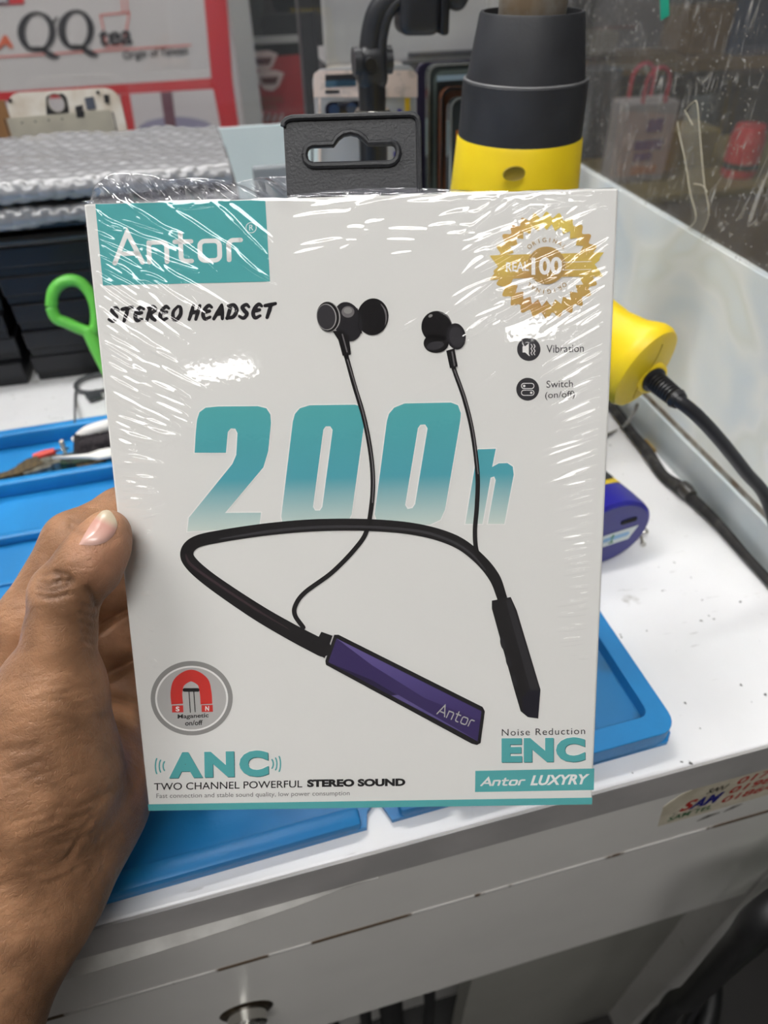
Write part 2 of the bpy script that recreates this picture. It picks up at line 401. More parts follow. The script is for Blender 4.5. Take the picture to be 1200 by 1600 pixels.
# black scuffs on the apron below the sticker
for L_s in ([(0.212, 0.672), (0.218, 0.6745), (0.226, 0.6755)], [(0.229, 0.6745), (0.234, 0.6775), (0.240, 0.679)]):
    V_, F_ = stroke2(L_s, [0.001, 0.0042, 0.001], caps=False); add('scuff_mark', (np.array([K(p[0], p[1], 0.0002) for p in V_]), F_), mat('scuff', (62,60,56), 0.8, rgb2=(150,146,140), scale=300), desk)

# ------------------------------------------------------------------ blue repair mat
M_mat = mat('blue silicone', (30,134,200), 0.42, rgb2=(24,116,178), scale=14, bump=0.15, bscale=420)
M_matd = mat('stained silicone', (34,116,172), 0.5, rgb2=(58,76,82), scale=28, lo=0.45, hi=0.72)
am = 0.045; Um = np.array([math.cos(am), math.sin(am), 0]); Vm = np.array([-math.sin(am), math.cos(am), 0]); RM = rotz(am)
Om = np.array([0.1755, 0.1415, 0.7605])                     # near right corner of the mat
def MT(a, b, c=0.0): return Om - Um*a + Vm*b + np.array([0, 0, c])   # a to the left, b away
def mprism(loop, z0, z1): return prism([[(-p[0], p[1]) for p in L] for L in (loop if isinstance(loop[0][0], (tuple, list)) else [loop])], Om+np.array([0, 0, z0]), Um, Vm, np.array([0, 0, 1.0]), z1-z0)
LW, LD = 0.56, 0.372
mt = thing('repair_mat', 'bright blue silicone repair mat with raised rims on the white desk', 'mat', MT(LW/2, LD/2))
notch_a = 0.152
base_loop = [(0.004, 0.0), (notch_a-0.006, 0.0), (notch_a-0.002, 0.012), (notch_a+0.004, 0.007), (notch_a+0.006, 0.0), (LW, 0.0), (LW, LD), (0.0, LD), (0.0, 0.004)]
add('mat_base', mprism(base_loop, 0, 0.003), M_mat, mt)
def bar(a0, a1, b0, b1, h, nm, r=0.0022, z0=0.003):
    V, F_ = boxmm((-a1, b0, z0), (-a0, b1, h), r); return add(nm, (V @ RM.T + Om, F_), M_mat, mt, smooth=30)
bar(notch_a+0.008, LW, 0.0, 0.0095, 0.0075, 'rim', z0=0.0005)
bar(0.118, notch_a-0.010, 0.0, 0.0105, 0.0085, 'rim', z0=0.0005)
bar(0.0, LW, LD-0.010, LD, 0.016, 'rim')
bar(LW-0.01, LW, 0.01, LD-0.01, 0.012, 'rim')
# right-hand tray blocks: solid rim with sunken pockets
def pocket_block(b0, b1, a1, corner_near):
    outer = [(0.0, b1), (a1, b1), (a1, b0), (0.010, b0)]
    if corner_near:
        outer += [(0.010-0.010*math.sin(math.radians(t)), b0+0.010-0.010*math.cos(math.radians(t))) for t in (15, 30, 45, 60, 75, 90)]
    else: outer = [(0.0, b1), (a1, b1), (a1, b0), (0.0, b0)]
    w_, h_ = a1-0.020, (b1-b0)-0.021
    inner = [(p[0], p[1]) for p in rrect(w_, h_, 0.005, 5, a1/2, (b0+b1)/2+0.0005)]
    V, F_ = mprism([outer, inner[::-1]], 0.0005, 0.0125)
    o = add('tray_rim', (V, F_), M_mat, mt, smooth=30)
    bv = o.modifiers.new('b', 'BEVEL'); bv.width = 0.0014; bv.segments = 2; bv.limit_method = 'ANGLE'
    add('tray_floor', mprism([(p[0], p[1]) for p in rrect(w_+0.001, h_+0.001, 0.005, 5, a1/2, (b0+b1)/2+0.0005)], 0.003, 0.0042), M_matd, mt)
pocket_block(0.0, 0.079, 0.115, True)
pocket_block(0.079, 0.150, 0.115, False)
pocket_block(0.150, 0.225, 0.115, False)
pocket_block(0.225, 0.2975, 0.115, False)
bar(0.0, LW-0.01, 0.298, 0.306, 0.015, 'divider')
bar(0.356, 0.362, 0.250, 0.298, 0.011, 'divider')
bar(0.12, LW-0.01, 0.244, 0.250, 0.010, 'divider')
bar(0.12, LW-0.01, 0.205, 0.2075, 0.005, 'divider', 0.0008)
M_scrap = [mat('scrap dark', (46,40,32), 0.6, rgb2=(96,78,44), scale=260), mat('scrap metal', (168,164,150), 0.35, 0.7, rgb2=(96,92,84), scale=180), mat('scrap board', (40,66,44), 0.5, rgb2=(24,24,26), scale=300)]
# ------------------------------------------------------------------ partitions
PX = 0.296; BY = 0.83
def cloudy(name):
    m = mat(name, (222,230,232), 0.35); nt = m.node_tree; b = nt.nodes['Principled BSDF']
    tc = nt.nodes.new('ShaderNodeTexCoord').outputs['Object']
    v = nt.nodes.new('ShaderNodeTexNoise'); v.inputs['Scale'].default_value = 11; v.inputs['Detail'].default_value = 1.2; v.inputs['Distortion'].default_value = 1.4; nt.links.new(tc, v.inputs[0])
    r = nt.nodes.new('ShaderNodeValToRGB'); e = r.color_ramp.elements
    e[0].position = 0.38; e[0].color = lin((230,239,244)); e[1].position = 0.52; e[1].color = lin((246,249,248)); r.color_ramp.elements.new(0.60).color = lin((238,242,238)); r.color_ramp.elements.new(0.7).color = lin((240,246,246))
    nt.links.new(v.outputs[0], r.inputs[0]); nt.links.new(r.outputs[0], b.inputs['Base Color'])
    tl_ = nt.nodes.new('ShaderNodeBsdfTranslucent'); nt.links.new(r.outputs[0], tl_.inputs[0]); mxs = nt.nodes.new('ShaderNodeMixShader'); mxs.inputs[0].default_value = 0.2
    nt.links.new(b.outputs[0], mxs.inputs[1]); nt.links.new(tl_.outputs[0], mxs.inputs[2]); nt.links.new(mxs.outputs[0], nt.nodes['Material Output'].inputs[0]); return m
M_frost = cloudy('frosted film'); M_frostb = mat('frosted film back', (222,238,242), 0.4, rgb2=(230,243,246), scale=6)
M_rail = mat('aluminium rail', (184,194,198), 0.38, 0.15, rgb2=(196,202,204), scale=40)
M_grime = mat('grime line', (110,96,82), 0.9, rgb2=(150,148,142), scale=90)
def scratched(name):
    m = film_mat(name, 0.0, 0.02); nt = m.node_tree; out = nt.nodes['Material Output']
    src = out.inputs[0].links[0].from_socket
    tc = nt.nodes.new('ShaderNodeTexCoord').outputs['Object']
    facs = []
    for ang_, sc, w0 in ((0.5, 26, 0.009), (1.25, 34, 0.008), (-0.75, 21, 0.009), (2.1, 40, 0.008)):
        mp = nt.nodes.new('ShaderNodeMapping'); mp.inputs['Rotation'].default_value = (ang_, 0, 0); mp.inputs['Scale'].default_value = (1, 1, 0.22); nt.links.new(tc, mp.inputs[0])
        n1 = nt.nodes.new('ShaderNodeTexNoise'); n1.inputs['Scale'].default_value = sc; n1.inputs['Detail'].default_value = 1.5; n1.inputs['Distortion'].default_value = 1.5; nt.links.new(mp.outputs[0], n1.inputs[0])
        s1 = nt.nodes.new('ShaderNodeMath'); s1.operation = 'SUBTRACT'; s1.inputs[1].default_value = 0.5; nt.links.new(n1.outputs[0], s1.inputs[0])
        a1 = nt.nodes.new('ShaderNodeMath'); a1.operation = 'ABSOLUTE'; nt.links.new(s1.outputs[0], a1.inputs[0])
        l1 = nt.nodes.new('ShaderNodeMapRange'); l1.inputs[1].default_value = w0; l1.inputs[2].default_value = 0.0; nt.links.new(a1.outputs[0], l1.inputs[0])
        n2 = nt.nodes.new('ShaderNodeTexNoise'); n2.inputs['Scale'].default_value = sc*2.2; nt.links.new(tc, n2.inputs[0])
        l2 = nt.nodes.new('ShaderNodeMapRange'); l2.inputs[1].default_value = 0.52; l2.inputs[2].default_value = 0.66; nt.links.new(n2.outputs[0], l2.inputs[0])
        mu = nt.nodes.new('ShaderNodeMath'); mu.operation = 'MULTIPLY'; nt.links.new(l1.outputs[0], mu.inputs[0]); nt.links.new(l2.outputs[0], mu.inputs[1]); facs.append(mu.outputs[0])
    n3 = nt.nodes.new('ShaderNodeTexNoise'); n3.inputs['Scale'].default_value = 420; n3.inputs['Detail'].default_value = 1; nt.links.new(tc, n3.inputs[0])
    l3 = nt.nodes.new('ShaderNodeMapRange'); l3.inputs[1].default_value = 0.71; l3.inputs[2].default_value = 0.76; nt.links.new(n3.outputs[0], l3.inputs[0]); facs.append(l3.outputs[0])
    tot = facs[0]
    for f_ in facs[1:]:
        mxn = nt.nodes.new('ShaderNodeMath'); mxn.operation = 'MAXIMUM'; nt.links.new(tot, mxn.inputs[0]); nt.links.new(f_, mxn.inputs[1]); tot = mxn.outputs[0]
    dust = nt.nodes.new('ShaderNodeMath'); dust.operation = 'MULTIPLY_ADD'; dust.inputs[1].default_value = 0.55; dust.inputs[2].default_value = 0.055; nt.links.new(tot, dust.inputs[0])
    df = nt.nodes.new('ShaderNodeBsdfDiffuse'); df.inputs[0].default_value = lin((205,203,200))
    mx = nt.nodes.new('ShaderNodeMixShader'); nt.links.new(dust.outputs[0], mx.inputs[0]); nt.links.new(src, mx.inputs[1]); nt.links.new(df.outputs[0], mx.inputs[2])
    nt.links.new(mx.outputs[0], out.inputs[0]); return m
M_scratch = scratched('scratched glass'); M_clear = film_mat('clear glass', 0.0, 0.02, haze=0.02)
ptn = thing('glass_partition', 'scratched clear glass screen above a frosted panel along the right of the desk', 'partition', (PX, 0.5, 0.7605))
add('frosted_panel', boxmm((PX, 0.10, 0.793), (PX+0.006, BY, 0.914)), M_frost, ptn)
add('bottom_rail', boxmm((PX-0.003, 0.10, 0.7605), (PX+0.009, BY-0.004, 0.789), 0.001), M_rail, ptn)
add('rail_joint', boxmm((PX-0.0005, 0.10, 0.789), (PX+0.006, BY-0.004, 0.793)), M_grime, ptn)
add('glass_pane', boxmm((PX+0.001, 0.10, 0.914), (PX+0.005, BY, 1.45)), M_scratch, ptn)
M_tape = film_mat('clear tape', 0.03, 0.2, haze=0.08, hazecol=(210,205,190)); M_tedge = mat('tape edge', (190,184,166), 0.3)
def gl(px, py): p = onx(px, py, PX+0.0008); return p
tl = [(1069,185), (1083,160), (1090,163), (1098,235), (1103,292), (1108,325), (1103,350), (1095,362), (1078,358), (1081,340), (1071,250), (1060,205)]
L3 = [gl(*p) for p in tl]
tp = add('tape_strip', prism([[(p[1], p[2]) for p in L3]], (PX+0.0008, 0, 0), (0, 1, 0), (0, 0, 1), (-1, 0, 0), 0.0002), M_tape, ptn)
for e in ([(1059,190), (1063,215), (1070,245), (1079,300), (1088,340), (1076,358)], [(1071,173), (1083,160), (1090,163), (1095,220), (1101,285), (1108,325), (1106,345), (1099,360)], [(1085,287), (1098,290), (1106,300)], [(1070,172), (1083,195)]):
    add('tape_edge', tube([gl(*p)-np.array([0.0003, 0, 0]) for p in e], 0.00028, 6), M_tedge, tp)
gs = [gl(1031,-10), gl(1045,-10), gl(1046,24), (gl(1033,32))]
add('green_sticker', prism([[(p[1], p[2]) for p in gs]], (PX+0.0008, 0, 0), (0, 1, 0), (0, 0, 1), (-1, 0, 0), 0.0003), mat('green sticker', (20,150,125), 0.5), ptn)
bpt = thing('glass_partition', 'clear glass screen above a pale blue frosted panel behind the phones', 'partition', (-0.1, BY, 0.7605))
add('frosted_panel', boxmm((-0.75, BY, 0.7605), (PX-0.004, BY+0.006, 0.909)), M_frostb, bpt)
add('glass_pane', boxmm((-0.75, BY+0.001, 0.909), (PX-0.004, BY+0.004, 1.45)), M_clear, bpt)

# ------------------------------------------------------------------ shop behind: sign board
SY = 2.2; sx = lambda px, py, off=0.0: ony(px, py, SY-off)
def sgn(VF, m, nm, par, lay, c=2.6667):
    V, F_ = VF; return add(nm, (np.array([sx(p[0]/c, p[1]/c, 0.0008+0.0007*lay) for p in V]), F_), m, par)
M_sign = mat('sign board', (192,189,189), 0.5); M_sred = mat('sign red', (190,34,44), 0.5); M_slow = mat('sign pale', (196,191,193), 0.5)
M_spur = mat('sign purple', (112,108,140), 0.5); M_straw = mat('sign straw', (108,70,82), 0.5); M_sblk = mat('sign lettering', (30,30,38), 0.5); M_sor = mat('sign orange', (206,96,62), 0.5); M_ssal = mat('sign salmon', (214,120,112), 0.5)
a_, b_ = sx(-260, 0), sx(352, 0)
sign = thing('shop_sign', 'large shop sign with black serif lettering and red frame beyond the glass', 'sign', ((a_[0]+b_[0])/2, SY, 0.1))
add('board', boxmm((a_[0], SY, 0.1), (sx(362, 100)[0]+0.02, SY+0.03, 1.25)), M_sign, sign)
sgn(fill([[(845,-60), (940,-60), (968,330), (1000,560), (925,560), (880,325)]]), M_sred, 'red_frame', sign, 3)
sgn(fill([[(-300,403), (885,325), (890,370), (-300,440)]]), M_sred, 'red_frame', sign, 2)
sgn(fill([[(-300,438), (890,368), (925,560), (980,700), (-300,740)]]), M_slow, 'lower_panel', sign, 1)
sgn(fill([[(500,395), (540,392), (590,700), (540,700)]]), M_sred, 'red_divider', sign, 2)
sgn(fill([ell(735, 545, 160, 58, 40)]), M_spur, 'printed_lid', sign, 2)
sgn(fill([ell(735, 520, 140, 30, 40)]), mat('sign lilac', (140,136,160), 0.5), 'printed_lid_rim', sign, 3)
sgn(fill([[(668,385), (716,382), (735,535), (690,540)]]), M_straw, 'printed_straw', sign, 4)
def Q2(cx, cy, rx, ry, tail):
    o_, i_ = ell(cx, cy, rx, ry, 48), ell(cx+2, cy, rx-30, ry-11, 48)
    return join(fill([o_, i_[::-1]]), stroke2([(cx-30, cy+66), (cx+20, cy+72), (cx+62, cy+98), (tail[0], tail[1])], [6, 18, 28, 5], caps=False))
sgn(Q2(152, 132, 80, 84, (248,240)), M_sblk, 'sign_letter', sign, 3)
sgn(Q2(316, 124, 76, 84, (410,232)), M_sblk, 'sign_letter', sign, 3)
sgn(stroke2([(222,96), (232,80), (244,70)], [10, 8, 3], caps=False), M_sblk, 'sign_letter', sign, 3)
sgn(fit(text2('tea', 0.025), (412,194), (552,184), (410,122)), M_sblk, 'sign_word', sign, 3)
sgn(fit(text2('Origin of Taiwan', 0.02), (512,256), (782,234), (510,214)), M_sblk, 'sign_word', sign, 3)
sgn(stroke2([(-300,256), (795,188)], 7, smooth=False), M_ssal, 'sign_line', sign, 2)
sgn(stroke2([(418,62), (538,52), (516,186), (446,196), (418,62)], 7, smooth=False), M_ssal, 'sign_cup', sign, 2)
sgn(stroke2([(506,-40), (512,50)], 6, smooth=False), M_ssal, 'sign_cup', sign, 2); sgn(stroke2([(526,-40), (530,50)], 6, smooth=False), M_ssal, 'sign_cup', sign, 2)
sgn(fit(text2('LA', 0.05), (-50,206), (58,200), (-50,150)), M_sor, 'sign_word', sign, 3)
sgn(fill([[(-200,-60), (100,-60), (100,16), (-200,34)]]), M_sred, 'sign_corner', sign, 2)
sgn(fill([[(-200,-60), (38,-60), (38,16), (-200,32)]]), mat('sign navy', (30,34,70), 0.5), 'sign_corner', sign, 3)
sgn(fit(text2('AL', 0.05), (-10,12), (34,9), (-10,-16)), M_slow, 'sign_word', sign, 4)
# aluminium upright and the drinks fridge beside the sign
M_alu = mat('aluminium upright', (168,168,166), 0.45, 0.3)
pa, pb = ony(356, 0, 2.15)[0], ony(384, 0, 2.15)[0]
tag(add('aluminium_post', boxmm((pa, 2.13, 0), (pb+0.006, 2.17, 2.75)), M_alu), 'aluminium upright post between the red-framed sign and the dark fridge', 'post')
M_fr = mat('fridge glass', (40,44,44), 0.2, rgb2=(26,28,28), scale=5); M_post = mat('poster red', (150,34,38), 0.5); M_pw = mat('poster white', (196,176,172), 0.6); M_pd = mat('poster text', (120,70,46), 0.6)
fx0, fx1 = ony(386, 100, 2.3)[0], ony(520, 100, 2.3)[0]
fr = thing('drinks_fridge', 'dark glass-fronted fridge with a red dessert poster beyond the glass', 'fridge', ((fx0+fx1)/2, 2.5, 0.0))
add('cabinet', boxmm((fx0, 2.3, 0.0), (fx1+0.25, 2.7, 1.9), 0.01), M_fr, fr)
zsh = ony(430, 62, 2.29)[2]; add('shelf_rail', boxmm((fx0+0.01, 2.285, zsh-0.008), (fx1+0.2, 2.299, zsh+0.008)), M_alu, fr)
def frp(VF, m, nm, par, lay):
    V, F_ = VF; return add(nm, (np.array([ony(p[0], p[1], 2.298-0.002*lay) for p in V]), F_), m, par)
po = frp(fill([[(389,92), (500,82), (505,230), (396,240)]]), M_post, 'poster', fr, 1)
for (cx, cy) in ((412, 92), (422, 122)):
    frp(fill([[(cx-24, cy-6), (cx-14, cy-12), (cx+8, cy-13), (cx+22, cy-8), (cx+14, cy+12), (cx+4, cy+20), (cx-8, cy+18), (cx-18, cy+8)]]), M_pw, 'printed_cup', po, 2)
    frp(fill([[(cx-16, cy-1), (cx+14, cy-3), (cx+9, cy+9), (cx-11, cy+9)]]), mat('poster brown', (76,30,30), 0.6), 'printed_sauce', po, 3)
for k in range(9): frp(stroke2([(400+9*(k % 5), 152+12*(k//5)), (404+9*(k % 5), 158+12*(k//5))], 4), M_pd, 'printed_mark', po, 2)
for k in range(4): frp(stroke2([(407+10*k, 188), (411+10*k, 180)], 5), M_pw, 'printed_mark', po, 2)
# black upright and steel cabinet seen above the phones
M_blk = mat('black plastic', (34,34,37), 0.45, bump=0.1, bscale=500); M_steel = mat('steel sheet', (206,206,208), 0.4, 0.15, rgb2=(224,224,222), scale=5, stretch=(1, 1, 5))
bp_ = thing('black_post', 'black upright post between the fridge and the steel cabinet', 'post', (ony(482, 100, 0.95)[0], 0.95, 0.0))
x0, x1 = ony(472, 100, 0.95)[0], ony(497, 100, 0.95)[0]
add('post', boxmm((x0, 0.94, 0), (x1, 0.97, 1.6), 0.002), M_blk, bp_)
add('bracket', boxmm((x1-0.002, 0.935, ony(500, 72, 0.935)[2]), (x1+0.006, 0.965, 1.3), 0.001), M_blk, bp_)
sc_ = thing('steel_cabinet', 'grey steel cabinet panel standing behind the phones', 'cabinet', (0.3, 1.2, 0.0))
zb_ = ony(560, 102, 1.0)[2]; xs0, xs1 = ony(506, 50, 1.0)[0], 0.385
add('upper_panel', boxmm((xs0, 1.0, zb_), (xs1, 1.25, 1.5), 0.004), M_steel, sc_)
add('ledge', boxmm((xs0, 0.985, zb_-0.007), (ony(625, 95, 1.0)[0], 1.0, zb_+0.003), 0.002), mat('ledge steel', (208,204,198), 0.35, 0.6), sc_)
add('lower_body', boxmm((xs0, 1.02, 0.0), (xs1, 1.25, zb_)), mat('cabinet dark', (60,60,64), 0.5), sc_)
M_ridge = mat('cabinet ridge', (70,72,78), 0.4, 0.4)
add('vent', box(ony(690, 84, 0.998), (0.09, 0.008, 0.006), 0.002), M_ridge, sc_)
# ------------------------------------------------------------------ stall to the right, seen through the scratched glass
CY = 1.6
zc = ony(1080, 298, CY)[2]; xl = ony(955, 300, CY)[0]
M_tan = mat('stall front', (128,112,92), 0.6, rgb2=(112,98,82), scale=3); M_oliv = mat('stall top', (96,84,44), 0.5, rgb2=(112,98,54), scale=7)
st = thing('stall_counter', 'tan stall counter with an olive top beyond the scratched glass', 'counter', (1.3, 1.8, 0.0))
add('front', boxmm((xl, CY, 0), (2.6, CY+0.5, zc-0.02)), M_tan, st)
add('counter_top', boxmm((xl-0.01, CY-0.015, zc-0.02), (2.61, CY+0.5, zc), 0.004), M_oliv, st)
def boxat(px0, px1, py0, py1, y, depth, r=0.004):
    a, b = ony((px0+px1)/2, py1, y), ony((px0+px1)/2, py0, y); l, r_ = ony(px0, (py0+py1)/2, y)[0], ony(px1, (py0+py1)/2, y)[0]
    return (l, y, a[2]), (r_, y+depth, b[2])
pb0 = ony(992, 275, 1.72); bw = ony(1036, 200, 1.72)[0]-ony(956, 200, 1.72)[0]
bag = thing('carrier_bag', 'white paper carrier bag with red handles and blue print on the stall counter', 'bag', (pb0[0], 1.72, zc))
hb = ony(1000, 158, 1.72)[2]-zc
Vb, Fb = boxmm((pb0[0]-bw/2, 1.70, zc+0.0005), (pb0[0]+bw/2, 1.78, zc+hb), 0.006)
add('bag_body', (Vb, Fb), mat('bag paper', (146,140,138), 0.7, rgb2=(132,128,130), scale=9), bag)
for yy in (1.705, 1.775):
    add('handle', tube([(pb0[0]-0.03, yy, zc+hb-0.01), (pb0[0]-0.028, yy, zc+hb+0.05), (pb0[0], yy, zc+hb+0.070), (pb0[0]+0.028, yy, zc+hb+0.05), (pb0[0]+0.03, yy, zc+hb-0.01)], 0.0045, 8), mat('bag handle', (160,36,56), 0.6), bag)
Mbl = mat('bag print', (58,62,108), 0.7)
for (cx, cz, ww, hh) in ((0.1, 0.72, 0.3, 0.16), (0.05, 0.48, 0.55, 0.12), (-0.02, 0.34, 0.35, 0.10)):
    add('bag_print', box((pb0[0]+cx*bw, 1.6993, zc+cz*hb), (ww*bw, 0.001, hh*hb), 0.0), Mbl, bag)
add('bag_print', box((pb0[0]+0.05*bw, 1.6993, zc+0.17*hb), (0.5*bw, 0.001, 0.1*hb), 0.0), mat('bag print brown', (150,110,90), 0.7), bag)
a, b = boxat(905, 958, 110, 290, 1.95, 0.1); tag(add('grey_carton', boxmm((a[0], a[1], zc), b, 0.004), mat('carton grey', (66,66,66), 0.7, rgb2=(52,52,54), scale=8)), 'grey carton standing behind the paper carrier bag', 'box')
a, b = boxat(1040, 1120, 205, 262, 1.78, 0.12); tag(add('yellow_carton', boxmm((a[0], a[1], zc), b, 0.004), mat('carton yellow', (110,96,44), 0.7, rgb2=(94,82,40), scale=8)), 'dull yellow carton on the stall counter behind the tape strip', 'box')
a, b = boxat(1168, 1215, 205, 275, 1.62, 0.12); 
rc = thing('red_canister', 'red canister at the right end of the stall counter', 'canister', ((a[0]+b[0])/2, 1.69, zc))
rr0 = (b[0]-a[0])/2; add('canister', lathe([(rr0*0.95, 0.0005), (rr0, 0.01), (rr0, b[2]-zc-0.03), (rr0*0.8, b[2]-zc)], ((a[0]+b[0])/2, 1.69, zc), n=28), mat('canister red', (176,30,36), 0.4), rc, smooth=30)
add('canister_band', lathe([(rr0*1.01, 0.02), (rr0*1.01, 0.035)], ((a[0]+b[0])/2, 1.69, zc), n=28, cap0=False, cap1=False), mat('canister dark', (30,30,30), 0.5), rc)
# dark shelf unit behind the stall with goods
sh = thing('shelf_unit', 'dark shelf unit behind the stall seen through scratched glass', 'shelf', (1.5, 2.6, 0.0))
M_shd = mat('shelf dark', (34,32,37), 0.7, rgb2=(26,25,30), scale=6)
add('back_board', boxmm((0.62, 2.62, 0.0), (2.8, 2.64, 2.0)), M_shd, sh)
zsA = ony(1130, 88, 2.35)[2]; zsB = ony(900, 92, 2.35)[2]
add('shelf', boxmm((0.62, 2.3, zsB-0.03), (1.05, 2.62, zsB)), mat('shelf edge', (70,68,68), 0.6), sh)
add('shelf', boxmm((1.06, 2.3, zsA-0.03), (2.8, 2.62, zsA)), mat('shelf yellow', (88,70,38), 0.6), sh)
add('upright', boxmm((1.05, 2.3, 0.0), (1.08, 2.62, 2.0)), M_shd, sh)
a, b = boxat(1082, 1190, 12, 84, 2.4, 0.18); tag(add('brown_carton', boxmm((a[0], a[1], zsA+0.0005), b, 0.005), mat('carton brown', (92,70,36), 0.7, rgb2=(82,62,34), scale=7)), 'large brown carton on the upper shelf behind the stall', 'box')
a, b = boxat(1150, 1230, -40, 28, 2.32, 0.06); tag(add('blue_carton', boxmm((a[0]+0.06, 2.33, zsA), (b[0]+0.1, 2.39, b[2]), 0.005), mat('carton blue', (24,44,70), 0.6)), 'dark blue carton at the right end of the upper shelf', 'box')
a, b = boxat(925, 965, 50, 90, 2.36, 0.1); tag(add('tan_carton', boxmm((a[0], a[1], zsB), (b[0], b[1], b[2]), 0.004), mat('carton tan', (66,60,46), 0.7)), 'small tan carton on the short shelf beside the heat gun nozzle', 'box')

# ------------------------------------------------------------------ black cartons, dark handsets and bubble wrap on the left
M_bbox = mat('black carton', (18,19,23), 0.42, rgb2=(14,15,18), scale=18, bump=0.05, bscale=300)
M_bseam = mat('carton lid', (22,23,28), 0.42)
xj = onz(62, 587, 0.76)[0]
words = ['bottom', 'second from the bottom', 'middle', 'second from the top', 'top']
hb_ = 0.0238
for col in range(2):
    for k in range(5):
        dx, dy = random.uniform(-0.0025, 0.0025), random.uniform(-0.003, 0.003)
        if col == 0: x0, x1 = xj+0.0015+dx, xj+0.175+dx
        else: x0, x1 = xj-0.178+dx, xj-0.0045+dx
        y0 = 0.603+dy+(x0-xj)*0.02; y1 = 0.815 if k < 2 else 0.742
        z0 = 0.7605+k*hb_-(0.0015*k if col else 0)
        h_ = hb_-0.0006-(0.0015 if col else 0)
        t = thing('black_carton', 'slim black carton, %s of the %s stack on the left' % (words[k], 'right-hand' if col == 0 else 'left-hand'), 'box', ((x0+x1)/2, (y0+y1)/2, z0), 'black cartons in two stacks')
        add('carton_base', boxmm((x0+0.0012, y0+0.0012, z0), (x1-0.0012, y1-0.0012, z0+h_*0.3), 0.0006), M_bbox, t)
        add('carton_lid', boxmm((x0, y0, z0+h_*0.3), (x1, y1, z0+h_), 0.0012), M_bseam, t)
M_hand = mat('dark handset', (52,48,46), 0.3, rgb2=(30,28,28), scale=30); M_hedge = mat('handset edge', (92,90,88), 0.3, 0.6)
ztop = 0.7605+5*hb_
for k, (x0, x1, y0, zz, hh, lab) in enumerate(((xj-0.17, xj-0.02, 0.612, -0.0074, 0.0075, 'dark handset lying on the left-hand carton stack'), (xj-0.012, xj+0.145, 0.600, 0, 0.0085, 'dark handset lying on the right-hand carton stack'), (xj-0.03, xj+0.135, 0.606, 0.0088, 0.008, 'dark handset directly under the bubble wrap packets'))):
    t = thing('handset', lab, 'phone', ((x0+x1)/2, 0.65, ztop+zz), 'dark handsets under the bubble wrap')
    add('shell', boxmm((x0, y0, ztop+zz), (x1, y0+0.075, ztop+zz+hh), 0.003), M_hand, t, smooth=30)
    add('edge_frame', boxmm((x0-0.0005, y0-0.0006, ztop+zz+hh*0.35), (x1+0.0005, y0+0.01, ztop+zz+hh*0.62), 0.0004), M_hedge, t)
    add('side_button', boxmm((x0+0.05, y0-0.0012, ztop+zz+hh*0.4), (x0+0.066, y0, ztop+zz+hh*0.58), 0.0003), M_hedge, t)
def bubble_mat():
    m = bpy.data.materials.new('bubble wrap'); m.use_nodes = True; nt = m.node_tree; b = nt.nodes['Principled BSDF']
    b.inputs['Base Color'].default_value = lin((150,150,153)); b.inputs['Roughness'].default_value = 0.25; b.inputs['Coat Weight'].default_value = 0.7; b.inputs['Coat Roughness'].default_value = 0.08
    n = nt.nodes.new('ShaderNodeTexNoise'); n.inputs['Scale'].default_value = 260; n.inputs['Detail'].default_value = 3
    tc = nt.nodes.new('ShaderNodeTexCoord'); nt.links.new(tc.outputs['Object'], n.inputs[0])
    bp = nt.nodes.new('ShaderNodeBump'); bp.inputs['Strength'].default_value = 0.6; bp.inputs['Distance'].default_value = 0.001
    nt.links.new(n.outputs[0], bp.inputs['Height']); nt.links.new(bp.outputs[0], b.inputs['Normal']); return m
M_bub = bubble_mat()
